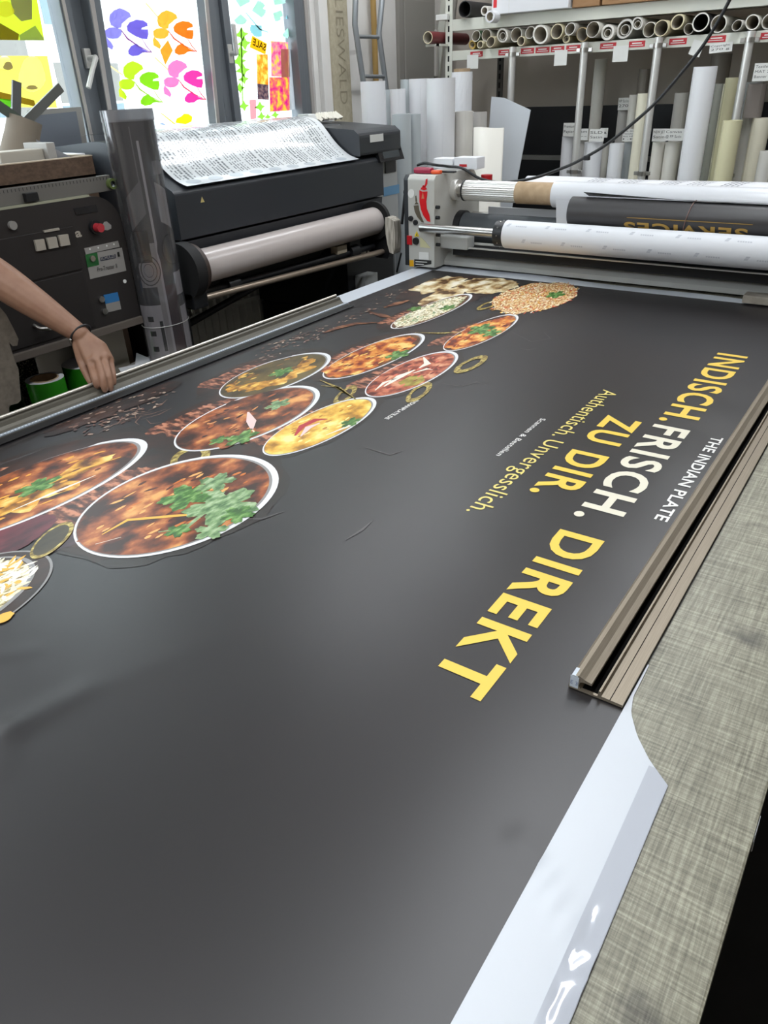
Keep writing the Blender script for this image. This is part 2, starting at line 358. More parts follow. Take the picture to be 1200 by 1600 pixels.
MB().poly(p2.px([(787, 188), (810, 236), (775, 305), (750, 236)]), film_mat('fp_dia', 'f79a2e')).build('diamond_sticker', w2, fixn=False)
for a, b in (((505, 305), (575, 355)), ((680, 15), (745, 90)), ((722, 270), (790, 332))):
    MB().poly(p2.px([a, (a[0] + 6, a[1] - 3), (b[0] + 4, b[1] - 4), b]), film_mat('fp_stalk', 'f0d890')).build('leaf_stalk_print', w2, fixn=False)

# window 3: fixed sash with film, ivy, small photo prints, yellow sale sticker
w3 = win(3, 3.03, 3.6)
mb = frame(3.03, 3.60, SZ + .03, HZ - .05, .045, FX0 + .01, FX1 + .02); mb.build('window_frame', w3)
mb = MB(); mb.cyl((-3.0, 3.05, 1.74), (-2.962, 3.05, 1.74), .011, M['alu']); mb.box(-3.012, -2.998, 3.035, 3.065, 1.70, 1.78, M['alu'], .004); mb.box(-2.968, -2.952, 3.04, 3.06, 1.735, 1.86, M['alu'], .005); mb.build('window_handle', w3)
MB().box(-3.062, -3.058, 3.06, 3.57, SZ + .06, HZ - .08, glass).build('glass_pane', w3)
p3 = Pane((-3.056, 3.3, 1.8), (1, 0, 0)); p3.layer()
MB().poly([Vector((p3.Q.x, y, z)) for y, z in ((3.075, SZ + .075), (3.52, SZ + .075), (3.52, HZ - .1), (3.075, HZ - .1))], film).build('frosted_film', w3, fixn=False)
p3.layer()
f3 = lambda pts: p3.px(pts, 3., 300, 0)
teal = film_mat('fp_teal', 'a8d8c4'); teal2 = film_mat('fp_teal2', '8cc4cc'); ivy = film_mat('fp_ivy', '9be04a')
mb = MB()
mb.poly(f3(ginkgo_px((305, 45), 42, -.2)), teal); mb.poly(f3(ginkgo_px((310, 135), 38, 2.4, .1)), teal2); mb.poly(f3(ginkgo_px((228, 85), 32, 1.6, .1)), teal)
mb.poly(f3(ginkgo_px((232, 10), 40, -1.3)), teal); mb.poly(f3(ginkgo_px((395, 70), 30, .5)), teal); mb.poly(f3(ginkgo_px((462, 78), 42, -.3)), teal2)
mb.poly(f3(ginkgo_px((400, 5), 38, -1.)), teal); mb.poly(f3(ginkgo_px((450, 150), 30, 1.4)), teal); mb.poly(f3([(250, 60), (254, 58), (320, 135), (360, 150), (355, 153), (315, 139)]), teal2)
mb.build('leaf_print', w3, fixn=False)
mb = MB()
for k in range(9):
    x, y = 232 + 12 * math.sin(k * 1.7), 160 + k * 42
    if k in (7,): continue
    for a in (0,):
        s = 34 if k < 5 else 26
        mb.poly(f3([(x, y - s), (x + s * .35, y - s * .3), (x + s, y - s * .1), (x + s * .45, y + s * .3), (x + s * .2, y + s), (x - s * .2, y + s * .45), (x - s, y + s * .2), (x - s * .4, y - s * .25)]), ivy)
for x, y, s in ((318, 500, 26), (325, 545, 22), (390, 538, 20), (355, 548, 16)):
    mb.poly(f3([(x, y - s), (x + s * .35, y - s * .3), (x + s, y - s * .1), (x + s * .45, y + s * .3), (x + s * .2, y + s), (x - s * .2, y + s * .45), (x - s, y + s * .2), (x - s * .4, y - s * .25)]), ivy)
mb.poly(f3([(228, 130), (233, 130), (240, 480), (235, 480)]), ivy)
mb.build('ivy_print', w3, fixn=False)
def sunset(name, pts, stops, sc):
    m = film_mat('ph_' + name, stops[0][1]); nt = m.node_tree
    tc = nt.nodes.new('ShaderNodeTexCoord'); n = nt.nodes.new('ShaderNodeTexNoise'); n.inputs['Scale'].default_value = sc; n.inputs['Detail'].default_value = 4
    cr = nt.nodes.new('ShaderNodeValToRGB'); e = cr.color_ramp.elements; e[0].position, e[0].color = stops[0][0], lin(stops[0][1]); e[1].position, e[1].color = stops[-1][0], lin(stops[-1][1])
    for p, c in stops[1:-1]: q = e.new(p); q.color = lin(c)
    nt.links.new(tc.outputs['Object'], n.inputs['Vector']); nt.links.new(n.outputs[0], cr.inputs[0])
    for nd in nt.nodes:
        if nd.type in ('BSDF_DIFFUSE', 'BSDF_TRANSLUCENT'): nt.links.new(cr.outputs[0], nd.inputs[0])
    return m
mb = MB(); mb.poly(f3([(303, 255), (355, 255), (358, 398), (306, 392)]), sunset('a', None, [(.35, 'f07a20'), (.5, 'fbb03a'), (.62, 'ffe070')], 30)); mb.poly(f3([(306, 392), (358, 398), (360, 468), (308, 466)]), sunset('b', None, [(.4, '4a3a4a'), (.6, '8a6a6a')], 60))
mb.build('photo_print', w3, fixn=False)
mb = MB(); mb.poly(f3([(370, 192), (450, 198), (452, 362), (372, 358)]), sunset('c', None, [(.35, 'e03a8a'), (.5, 'f48a9a'), (.62, 'f8c050')], 28)); mb.build('photo_print', w3, fixn=False)
mb = MB(); mb.poly(f3([(362, 362), (456, 362), (458, 518), (366, 524)]), sunset('d', None, [(.35, 'd81a80'), (.5, 'f07060'), (.62, 'fbc040')], 30)); mb.build('photo_print', w3, fixn=False)
mb = MB(); mb.poly(f3([(270, 468), (300, 466), (302, 556), (274, 560)]), film_mat('ph_pk', 'f0a0a8')); mb.build('photo_print', w3, fixn=False)
p3.layer()
mb = MB(); mb.poly(f3([(416, 230), (456, 230), (460, 362), (420, 362)]), film_mat('ph_gry', 'b89080')); mb.poly(f3([(456, 230), (474, 232), (482, 514), (458, 516)]), film_mat('ph_gry2', 'a8a8ac'))
mb.build('colour_sample_print', w3, fixn=False)
mb = MB(); mb.poly(f3([(282, 167), (352, 205), (344, 256), (270, 222)]), film_mat('fp_sale', 'f6b818')); p3.layer()
a, b, c = f3([(344, 240), (284, 210), (288, 178)]); u = (b - a); up = (c - b); L = u.length
put_text(mb, 'SALE', a, u.normalized(), up.normalized(), L, up.length, film_mat('fp_dark', '4a3010', .3), .02); mb.build('sale_sticker', w3, fixn=False)
mb = MB(); a, b, c = f3([(512, 465), (508, 262), (484, 262)]); a, b, c = f3([(487, 462), (487, 262), (513, 262)])
put_text(mb, 'HILTON', a, (b - a).normalized(), (c - b).normalized(), (b - a).length, (c - b).length, film_mat('fp_dark2', '30302e', .2), .02); mb.build('mirrored_lettering', w3, fixn=False)

# opposite facade and street, seen through the clear panes
fac = mat('facade_render', 'e9e6df', .9); fgl = mat('facade_glass', '5d6f78', .2); fdk = mat('facade_shutter', '6e6c68', .8); asph = mat('asphalt', '77777a', .9)
bld = thing('house', (-16, 12, -1), 'pale rendered house with tall dark windows across the street behind the glass', 'building')
MB().box(-20, -16, -6, 34, -1, 11, fac).build('wall', bld)
for k in range(14):
    for z in (1.2, 4.3, 7.4):
        if z == 1.2 and 10 < -4 + k * 2.6 < 14: continue
        y = -4 + k * 2.6; fo = MB().box(-16, -15.93, y, y + 1.5, z, z + 1.9, M['white']).build('window', bld)
        m_ = MB(); m_.box(-15.93, -15.91, y + .09, y + .72, z + .1, z + 1.8, fgl); m_.box(-15.93, -15.91, y + .78, y + 1.41, z + .1, z + 1.8, fdk if k % 3 else fgl); m_.build('pane', fo)
for y, z, w_, h_ in ((10.95, .95, .26, 1.3), (11.27, .95, .27, 1.28), (12.3, .95, .30, 1.28), (10.95, 2.92, .27, 1.5), (11.27, 2.92, .27, 1.5), (12.3, 2.92, .3, 1.5)):
    fo = MB().box(-16, -15.93, y - .04, y + w_ + .02, z - .06, z + h_ + .05, M['white']).build('window', bld); m_ = MB(); m_.box(-15.93, -15.91, y, y + w_, z + .55, z + h_, fdk); m_.box(-15.93, -15.91, y, y + w_, z, z + .5, fgl); m_.build('pane', fo)
struct(MB().box(-16, -3.3, -20, 40, -1.1, -1, asph).build('street'))

# light reveal, carved board, side pipe and cupboard panel on the window wall
MB_ = MB(); MB_.box(-3.0, -2.97, 3.72, 3.80, .9, CZ, M['wallw'], .004); struct(MB_.build('trim_3'))
cb = thing('carved_board', (-2.96, 3.87, 1.0), 'tall beige board with carved capital letters leaning beside the window', 'board')
sand = mat('sandy_board', 'b3ab95', .85, col2='a79f88', scale=40)
MB().box(-2.985, -2.955, 3.795, 3.955, 1.0, 2.95, sand, .004).build('panel', cb)
mb = MB(); put_text(mb, 'ELIESWALD', (-2.9535, 3.845, 2.055), (0, 0, -1), (0, 1, 0), .56, .065, mat('carved_shade', '8d8571', .9), -.01); mb.build('lettering', cb, fixn=False)
dp = thing('wall_cupboard', (-2.985, 4.72, 0), 'grey painted cupboard door set in the wall behind the ladder', 'cupboard')
gpaint = mat('grey_door_paint', '8d8a84', .6)
MB().box(-3.0, -2.975, 4.50, 4.925, .6, 2.08, gpaint, .004).build('door_frame', dp)
MB().box(-2.975, -2.962, 4.55, 4.90, .65, 2.03, gpaint, .004).build('door', dp)
MB().box(-2.962, -2.945, 4.89, 4.92, 1.62, 1.88, mat('hinge_white', 'bdbab3', .5), .003).build('hinge', dp)
tag(MB().cyl((-2.965, 4.22, .1), (-2.965, 4.22, CZ), .017, mat('ochre_pipe', 'a8884e', .5)).build('gas_pipe'), 'thin ochre pipe running up the wall behind the ladder', 'pipe')
# ladder leaning on the wall
ld = thing('ladder', (-2.78, 4.05, 0), 'grey tubular metal ladder with bowed rails leaning on the wall by the window', 'ladder')
lad = mat('ladder_grey', '9da2a6', .35, metal=.6)
for s_ in (0, 1):
    P = [(555.5, -30), (555.5, 0), (554.5, 38), (562, 90), (568, 130), (578, 200)] if s_ == 0 else [(601, -30), (597, 0), (592, 52), (597, 90), (601, 118), (606, 160)]
    pts = [at(x, y, 'x', -2.86) for x, y in P]; pts.append(Vector((-2.80, pts[-1].y + .03, .0)))
    mb = MB(); mb.tube(pts, .016, lad, 12); mb.build('rail', ld)
for ya, yb, za in ((57, 58, 0), (119, 120, 0)):
    a = at(557 if ya < 100 else 566, ya, 'x', -2.86); b = at(594 if ya < 100 else 601, yb, 'x', -2.86); MB().cyl(a, b, .010, lad).build('rung', ld)
for z in (1.30, 1.0, .7, .4): MB().cyl((-2.84, 4.12, z), (-2.84, 4.36, z), .010, lad).build('rung', ld)
# grey slats leaning in the corner
for k, (x0, x1) in enumerate(((675, 690), (688, 698))):
    a = at(x0 + 14, 0, 'y', 4.95 - k * .05); b = at(x0 - 1, 140, 'y', 4.95 - k * .05)
    mb = MB(); d = (b - a) * (a.z / (a.z - b.z)); mb.poly([a, a + Vector((.05, 0, 0)), a + d + Vector((.05, 0, 0)), a + d], M['rack'] if k == 0 else gpaint, .02, (0, -1, 0))
    tag(mb.build('slat'), ['light grey metal slat leaning in the corner, nearer the wall cupboard', 'darker grey slat leaning in the corner close to the shelving upright'][k], 'slat', 'slats leaning in the corner')

# radiator under the window
rd = thing('radiator', (-2.93, 2.4, .12), 'white finned panel radiator on the wall under the large printer', 'radiator')
rw = mat('radiator_enamel', 'f0efe6', .4)
mb = MB(); mb.box(-2.915, -2.895, 1.3, 3.5, .15, .62, rw, .004); mb.build('panel', rd)
mb = MB(); mb.box(-2.99, -2.975, 1.3, 3.5, .15, .62, rw, .004); mb.build('panel', rd)
mb = MB()
for k in range(44):
    y = 1.325 + k * .05; mb.box(-2.895, -2.886, y, y + .022, .2, .60, rw); mb.box(-2.975, -2.915, y, y + .018, .59, .665, rw)
mb.build('fins', rd)

# ================================================================ CEILING LAMPS
lm_ = mat('lamp_diffuser', 'f4f7ff', .5, emit=8.0)
for i, (x, y, L) in enumerate(LAMPS):
    lt = thing('ceiling_lamp', (x, y, CZ), ['long white ceiling lamp above the right side of the table', 'long white ceiling lamp above the gap by the window wall', 'shorter white ceiling lamp in front of the rack, added to brighten the back', 'long unseen white ceiling lamp behind the viewpoint, added to light the roll fronts'][i], 'lamp', 'ceiling lamps')
    MB().box(x - .09, x + .09, y - L / 2, y + L / 2, CZ - .06, CZ, M['white'], .005).build('housing', lt)
    MB().box(x - .06, x + .06, y - L / 2 + .04, y + L / 2 - .04, CZ - .075, CZ - .06, lm_).build('diffuser', lt)
    ad = bpy.data.lights.new('lamp_light', 'AREA'); ad.shape = 'RECTANGLE'; ad.size = .12; ad.size_y = L - .1; ad.energy = LAMP_POWER * L * (1.15, .8, 1.1, 2.2)[i]; ad.color = (.93, .97, 1)
    ao = bpy.data.objects.new('lamp_light', ad); COL.objects.link(ao); ao.location = (x, y, CZ - .08)
for o in [o for o in COL.objects if o.type == 'LIGHT' and o.name.startswith('lamp_light')]:
    p = min((q for q in COL.objects if q.name.startswith('ceiling_lamp')), key=lambda q: (q.location - o.location).length); o.location -= p.location; o.parent = p

# ================================================================ TABLE
tb = thing('work_table', (-.9, 1.2, 0), 'long work table with a worn greenish woven cutting top', 'table')
MB().box(-1.757, .016, -1.0, 3.62, TZ - .035, TZ, M['weave'], .003).build('table_top', tb)
edge = mat('brown_edge', '6f6255', .7)
MB().box(-1.75, .010, -.99, 3.61, TZ - .06, TZ - .035, edge).build('under_board', tb)
for x in (-1.68, -.09):
    for y in (-.85, 1.3, 3.4): MB().box(x - .04, x + .04, y - .04, y + .04, 0, TZ - .06, M['blackm'], .004).build('leg', tb)
MB().box(-1.74, -.05, -.87, -.83, .2, .26, M['blackm']).build('stretcher', tb)
tag(MB().poly([(.0165, .628, .905), (.0165, .60, .905), (.0175, .596, .885), (.0185, .612, .868), (.0175, .628, .885)], clear_mat('tape_clear', 'e8eaea', .25, .2, 'd8dadc', .5), .0006, (1, 0, 0)).build('tape_scrap'), 'little clear scrap of tape hanging over the right table edge', 'tape')

# ================================================================ BANNER
def gau(x, s): return math.exp(-(x / s) ** 2)
CR = [(at(15, 1140, 'z', TZ), at(128, 1082, 'z', TZ), .0035, .018), (at(15, 1140, 'z', TZ), at(3, 1206, 'z', TZ), .003, .012), (at(190, 1060, 'z', TZ), at(380, 985, 'z', TZ), .0012, .05),
      (at(812, 1308, 'z', TZ), at(836, 1352, 'z', TZ), .0022, .006), (at(836, 1352, 'z', TZ), at(900, 1462, 'z', TZ), .0022, .004), (at(-60, 1035, 'z', TZ), at(50, 1018, 'z', TZ), .002, .012)]
def zf(x, y):
    z = .0012
    for a, b, h, w in CR:
        ax, ay = b.x - a.x, b.y - a.y; L2 = ax * ax + ay * ay; t = ((x - a.x) * ax + (y - a.y) * ay) / L2; tc = min(max(t, 0), 1)
        d = math.hypot(x - a.x - ax * tc, y - a.y - ay * tc); z += h * max(0, 1 - d / (w * 2.2)) ** 1.5 * (1 - .5 * tc)
    k = max(0., 1 - abs(x + .30) / .24) * gau(y - 1.25, .75)
    z += .0009 * k * (1 + math.sin(y * 21 + x * 9 + math.sin(y * 7)))
    k2 = max(0., min(1., (x + 1.2) / .3)) * max(0., min(1., (.75 - y) / .3))
    z += .0007 * k2 * (1 + noise.noise(Vector((x * 5, y * 4, 1))))
    if -1.60 < x < -1.40 and .1 < y < 2.25:        # the sheet swells a little by the rail, tilted to catch the window reflection
        e = min(1., (y - .1) / .2, (2.25 - y) / .3); w = 1 + .35 * math.sin(y * 9 + 1) + .2 * math.sin(y * 23)
        z += e * w * (.5 * .30 * (x + 1.40) ** 2 if x < -1.40 else 0) * (1 if x > -1.575 else max(0, (x + 1.60) / .025))
    return TZ + z
bk = '252324'
prn = mat('printed_charcoal_vinyl', bk, .36, spec=.55, col2='282526', scale=2.2)
vin = mat('white_vinyl', 'cacfd6', .32, spec=.45)
ban = thing('banner', (-.95, 1.0, TZ), 'huge charcoal printed banner with food bowls and yellow slogan, spread over the table', 'banner')
def grid(xs, ys, m, name, parent, fz=zf, dz=0., clip=None):
    mb = MB(); nx, ny = len(xs), len(ys); vs = []
    for j, y in enumerate(ys):
        for i, x in enumerate(xs):
            xx = clip(x, y) if clip else x
            vs.append((xx, y, fz(xx, y) + dz))
    mb.add(vs, [(j * nx + i, j * nx + i + 1, (j + 1) * nx + i + 1, (j + 1) * nx + i) for j in range(ny - 1) for i in range(nx - 1)], m, True); return mb.build(name, parent)
def lsp(a, b, n): return [a + (b - a) * i / (n - 1) for i in range(n)]
grid(lsp(-1.663, -.155, 122), lsp(-.55, 2.732, 262), prn, 'printed_field', ban)
# unprinted border: left, far and the near right piece with its curved cut
def xl(x, y): return x
grid(lsp(-1.7565, -1.663, 5), lsp(-.55, 2.732, 60), vin, 'unprinted_edge', ban)
def far_y(x): return 2.842 - (x + 1.74) * .055 + .004 * math.sin(x * 7)
mb = MB(); xs = lsp(-1.745, -.14, 60)
mb.add([(x, 2.732, zf(x, 2.732)) for x in xs] + [(x, far_y(x), TZ + .0012 + .0025 * (1 + math.sin(x * 9))) for x in xs], [(i, i + 1, 61 + i, 60 + i) for i in range(59)], vin, True); mb.build('unprinted_edge', ban)
cut = [(.335, -.073), (.618, -.0755), (.642, -.103), (.671, -.127), (.703, -.145), (.731, -.1515), (.80, -.153)]
def rx(y):
    if y <= .335: return -.073 + (y - .335) * .006
    for (a, p), (b, q) in zip(cut, cut[1:]):
        if y <= b: return p + (q - p) * (y - a) / (b - a)
    return -.153
ys = lsp(-.55, .61, 90) + [.618] + lsp(.621, .80, 24); mb = MB(); NX = 22; vs = []
for y in ys:
    for i in range(NX): x = -.155 + (rx(y) + .155) * i / (NX - 1); vs.append((x, y, zf(x, y)))
mb.add(vs, [(j * NX + i, j * NX + i + 1, (j + 1) * NX + i + 1, (j + 1) * NX + i) for j in range(len(ys) - 1) for i in range(NX - 1)], vin, True); mb.build('unprinted_edge', ban)
# clear film strip on the outer border, crinkled
cf = mat('clear_edge_film', 'bfc3cc', .08, spec=.7)
def zc(x, y):
    k = gau(y - .40, .035) * 1.0 + gau(y - .30, .05) + .15 * gau(y - .585, .02)
    return zf(x, y) + .0005 + 0.0026 * k * abs(noise.noise(Vector((x * 55, y * 40, 3))))
mb = MB(); ys = lsp(-.5, .634, 220); NX = 14; vs = []
for y in ys:
    a = -.0975 - max(0, y - .3) * .012; b = min(rx(y) - .0004, -.0005 + rx(min(y, .618)))
    if y > .618: b = rx(y) - .0004
    for i in range(NX): x = a + (b - a) * i / (NX - 1); vs.append((x, y, zc(x, y)))
mb.add(vs, [(j * NX + i, j * NX + i + 1, (j + 1) * NX + i + 1, (j + 1) * NX + i) for j in range(len(ys) - 1) for i in range(NX - 1)], cf, True); mb.build('clear_film_strip', ban)

# --- printed lettering
def densify(t, cuts=4):
    bm = bmesh.new(); vs = [bm.verts.new(v) for v in t.v]
    for f in t.f:
        try: bm.faces.new([vs[i] for i in f])
        except ValueError: pass
    bmesh.ops.triangulate(bm, faces=bm.faces[:]); bmesh.ops.subdivide_edges(bm, edges=bm.edges[:], cuts=cuts, use_grid_fill=True); bmesh.ops.triangulate(bm, faces=bm.faces[:])
    bm.verts.index_update(); o = MB(); o.add([v.co.copy() for v in bm.verts], [[v.index for v in f.verts] for f in bm.faces], t.ms[0]); bm.free(); return o
LY = [.0006]
def on_sheet(mb, dz): return mb.map(lambda v: Vector((v.x, v.y, zf(v.x, v.y) + dz + v.z)))
yel = mat('print_yellow', 'f0cb52', .38); cre = mat('print_cream', 'e6e0cc', .38); ply = mat('print_pale_yellow', 'e8d57a', .38); pwh = mat('print_white', 'e9e8e4', .38)
D, U = (0, -1, 0), (1, 0, 0)
ZW = [max(x for x, y in text2d(w_, .024)[0]) / max(x for x, y in text2d('ZU DIR.', .024)[0]) for w_ in ('ZU', 'DIR.')]
for txt, xb, ya, wd, cap, m_, off, lb in (('INDISCH.', -.388, 2.163, .547, .078, yel, .024, 'bold yellow capitals'), ('DIREKT', -.388, 1.060, .440, .079, yel, .024, 'bold yellow capitals'), ('ZU', -.494, 1.589, .430 * ZW[0], .080, yel, .024, 'bold yellow capitals'), ('DIR.', -.494, 1.589 - .430 * (1 - ZW[1]), .430 * ZW[1], .080, yel, .024, 'bold yellow capitals'),
        ('FRISCH.', -.388, 1.590, .475, .078, cre, .024, 'bold cream capitals'), ('Authentisch.', -.560, 1.739, .320, .038, ply, .0, 'thin yellow words'), ('Unvergesslich.', -.560, 1.397, .364, .038, ply, .0, 'thin yellow words'),
        ('THE INDIAN PLATE', -.263, 1.583, .406, .023, pwh, .02, 'small white capitals'), ('Scannen & Bestellen', -.619, 1.495, .227, .0125, pwh, .01, 'tiny white words'), ('INDIANPLATE.DE', -.934, 1.450, .137, .0115, pwh, .02, 'tiny white capitals')):
    on_sheet(densify(put_text(MB(), txt, (xb, ya, 0), D, U, wd, cap, m_, off), 1 if cap < .05 else 3), .0009).build('lettering', ban, fixn=False)['label'] = lb

# --- printed food picture, drawn flat in several coats
class Coat(MB):
    # every shape in a coat of ink gets its own hair-thin step
    c = 0
    def poly(s, pts, m, *a):
        s.c = (s.c + 1) % 20; return MB.poly(s, [Vector((p[0], p[1], s.c * 1e-5)) for p in pts], m)
CP = [Coat() for _ in range(8)]
def ell(c, a, b, n=48, th=0., w=0., seed=0):
    return [(c[0] + math.cos(t) * a * q * math.cos(th) - math.sin(t) * b * q * math.sin(th), c[1] + math.cos(t) * a * q * math.sin(th) + math.sin(t) * b * q * math.cos(th), 0)
            for t, q in ((2 * PI * k / n, 1 + w * noise.noise(Vector((math.cos(2 * PI * k / n) * 2.2, math.sin(2 * PI * k / n) * 2.2, seed))) + w * .6 * noise.noise(Vector((math.cos(2 * PI * k / n) * 6, math.sin(2 * PI * k / n) * 6, seed + 5)))) for k in range(n))]
def fm(name, stops, sc=22, st=(2.4, 1, 1), rough=.36, tex='noise'): return mat('print_' + name, stops[0][1], rough, ramp=stops, scale=sc, stretch=st, detail=5, tex=tex)
copper = fm('copper_pot', [(.38, '2e1a15'), (.5, '6a3a2a'), (.62, 'c08060')], 22, (1.6, 3.0, 1)); potdark = fm('pot_shadow', [(.35, '231b19'), (.65, '3b241c')], 8)
rim = mat('print_rim', 'e3e4e6', .36); rimd = mat('print_rim_shade', '8c8a88', .36); glow = mat('print_haze', '4c4848', .36)
brass = fm('brass', [(.35, '5e4c1e'), (.5, '96803a'), (.65, 'd0c070')], 60)
leafm = fm('coriander', [(.35, '2c5220'), (.5, '4c7c34'), (.66, '8aae68')], 40); leafl = fm('coriander_pale', [(.35, '4a6c44'), (.5, '7a9a68'), (.66, 'a8bc94')], 40)
curry = fm('curry_gold', [(.36, '5c3410'), (.45, 'a8701e'), (.54, 'dca23a'), (.64, 'f2d27c')], 17, (1.5, 1, 1))
curry_o = fm('curry_orange', [(.37, '6a2410'), (.45, 'b05018'), (.54, 'dc8a34'), (.64, 'f4cc74')], 18, (1.5, 1, 1))
curry_r = fm('curry_red', [(.36, '5a1c10'), (.46, 'a04a30'), (.55, 'c87452'), (.66, 'e0a880')], 22, (1.5, 1, 1))
curry_b = fm('curry_brown', [(.40, '2e140a'), (.48, '6a3216'), (.56, 'a4582a'), (.66, 'e2a25c')], 11, (1.6, 1, 1))
sauce = fm('sauce', [(.35, '4a2810'), (.65, '7c4e1c')], 10); sauce_g = fm('sauce_olive', [(.35, '3c3018'), (.65, '6c5a2c')], 10)
yelf = fm('dal_yellow', [(.36, '9a6a18'), (.46, 'd8a032'), (.56, 'f0cc5c'), (.66, 'f8e69a')], 16, (1.4, 1, 1))
ricef = fm('rice', [(.36, '7e6a3c'), (.47, 'c8bc8c'), (.56, 'ece6cc'), (.68, 'fbf8ee')], 60, (3, 1, 1))
naanf = fm('naan', [(.38, '5a3c1e'), (.45, 'b08e5c'), (.54, 'dccba0'), (.64, 'f4ecd6')], 13, (1.6, 1, 1))
pulf = fm('pulao', [(.36, '8a3a20'), (.45, 'c8884a'), (.55, 'e2c890'), (.66, 'f0e4c8')], 70, (3, 1, 1))
whip = mat('print_highlight', 'f0ead8', .36); redp = mat('print_chili_red', 'b02030', .36); pinkp = mat('print_onion', 'e8c8c4', .36)
def leaf(c, s, a, m, L=5, st=.55):
    pts = []; n = 9 * 7
    for k in range(n):
        t = 2 * PI * k / n; lob = .40 + .56 * abs(math.cos(t * 2.5)) ** .7 + .07 * math.cos(t * 17)
        x, y = math.cos(t) * lob * s, math.sin(t) * lob * s
        pts.append((c[0] + (x * math.cos(a) - y * math.sin(a)) * st, c[1] + x * math.sin(a) + y * math.cos(a), 0))
    CP[L].poly(pts, m)
def ringp(c, a, b, k, m, L, th=0.):
    o = ell(c, a, b, 64, th); i = ell((c[0] - a * .03, c[1] - b * .02), a * k, b * k, 64, th); n = 64
    CP[L].add(o + i, [(q, (q + 1) % n, n + (q + 1) % n, n + q) for q in range(n)], m)
def strip(p, w, m, L):
    n = len(p); vs = []
    for i in range(n):
        a = Vector(p[max(i - 1, 0)]); b = Vector(p[min(i + 1, n - 1)]); t = (b - a).normalized(); ww = w * (1 - abs(2 * i / (n - 1) - 1) * .8); vs += [(p[i][0] - t.y * ww, p[i][1] + t.x * ww, 0), (p[i][0] + t.y * ww, p[i][1] - t.x * ww, 0)]
    CP[L].add(vs, [(2 * i, 2 * i + 1, 2 * i + 3, 2 * i + 2) for i in range(n - 1)], m)
def specks(c, a, b, num, ms, ln, wd, L, rnd, dirv=None):
    for _ in range(num):
        r, t = math.sqrt(rnd.random()), rnd.random() * 2 * PI; x, y = c[0] + a * r * math.cos(t), c[1] + b * r * math.sin(t); q = rnd.random() * PI if dirv is None else dirv + rnd.uniform(-.5, .5)
        l, w = ln * rnd.uniform(.5, 1.2), wd * rnd.uniform(.6, 1.2); ux, uy = math.cos(q) * l * .6, math.sin(q) * l; vx, vy = -math.sin(q) * w * .6, math.cos(q) * w
        CP[L].poly([(x - ux, y - uy, 0), (x - ux * .4 + vx, y - uy * .4 + vy, 0), (x + ux * .5 + vx, y + uy * .5 + vy, 0), (x + ux, y + uy, 0), (x + ux * .4 - vx, y + uy * .4 - vy, 0), (x - ux * .5 - vx, y - uy * .5 - vy, 0)], rnd.choice(ms))
R = random.Random(3); DUSK = [Coat() for _ in range(3)]
hz = [mat('print_dusk%d' % i, c, .36) for i, c in enumerate(('272222', '28221f', '2e211c'))]
def bowl(c, a, b, base, food, w=.25, fs=.80, pot=True, seed=1, full=False):
    for q, f_ in ((1, 1.36), (2, 1.18)): DUSK[q].poly(ell((c[0] - a * .25, c[1]), a * f_, b * (1 + (f_ - 1) * .5), 48, w=.12, seed=seed + q), hz[q])
    if pot:
        CP[0].poly(ell((c[0] - a * .62, c[1] - b * .12), a * .95, b * 1.0, w=.05, seed=seed), potdark)
        CP[1].poly(ell((c[0] - a * .78, c[1] - b * .25), a * .60, b * .62, w=.15, seed=seed), copper)
        for k in range(3): CP[1].poly(ell((c[0] - a * (1.0 + .1 * k), c[1] + b * (.1 - .4 * k)), a * .22, b * .22, w=.2, seed=seed + k), copper)
    CP[2].poly(ell(c, a, b, 64), rim); CP[3].poly(ell((c[0] - a * .01, c[1] - b * .022), a * .955, b * .955, 64), rimd)
    CP[4].poly(ell((c[0] - a * .018, c[1] - b * .032), a * .935, b * .935, 64), base)
    CP[5].poly(ell((c[0] - a * .04, c[1] - b * .06), a * fs, b * fs, 72, w=w, seed=seed), food)
B = {1: (-1.327, 2.187, .061, .252), 2: (-1.06, 2.041, .061, .221), 3: (-1.223, 1.695, .078, .234), 4: (-1.044, 1.616, .073, .205), 5: (-1.369, 1.427, .094, .205),
     6: (-1.224, 1.169, .111, .224), 7: (-1.039, 1.214, .071, .192), 8: (-1.345, .672, .113, .265), 9: (-1.046, .787, .161, .214)}
seq = [(1, sauce, ricef, .15, .86), (5, sauce_g, curry, .45, .74), (3, sauce, curry_o, .2, .88), (2, curry_b, curry_o, .25, .88), (4, curry_r, curry_r, .2, .85), (6, curry_b, curry_b, .35, .85), (7, yelf, yelf, .2, .86), (8, curry_b, curry, .45, .62), (9, curry_b, curry_b, .3, .80)]
for k, base, food, w, fs in seq: bowl(B[k][:2], B[k][2], B[k][3], base, food, w, fs, seed=k * 3)
# naan and pulao at the far end
CP[0].poly(ell((-1.42, 2.47), .17, .24, w=.2, seed=9), potdark); CP[1].poly(ell((-1.50, 2.52), .075, .15, 40, w=.3, seed=2), naanf); CP[2].poly(ell((-1.33, 2.58), .115, .13, 50, w=.22, seed=4), naanf)
CP[1].poly(ell((-1.40, 2.38), .05, .16, 40, w=.2, seed=6), naanf); CP[2].poly(ell((-1.094, 2.506), .125, .235, 60, w=.12, seed=7), pulf)
gr = [mat('print_g%d' % i, c, .4) for i, c in enumerate(('f2e6c2', 'e8b04a', 'd8583a', 'f6f0dc', 'c88a3a'))]
specks((-1.094, 2.506), .13, .25, 420, gr, .013, .0035, 3, R); specks((-1.33, 2.187), .05, .2, 150, [gr[3], gr[0], leafl], .014, .004, 6, R)
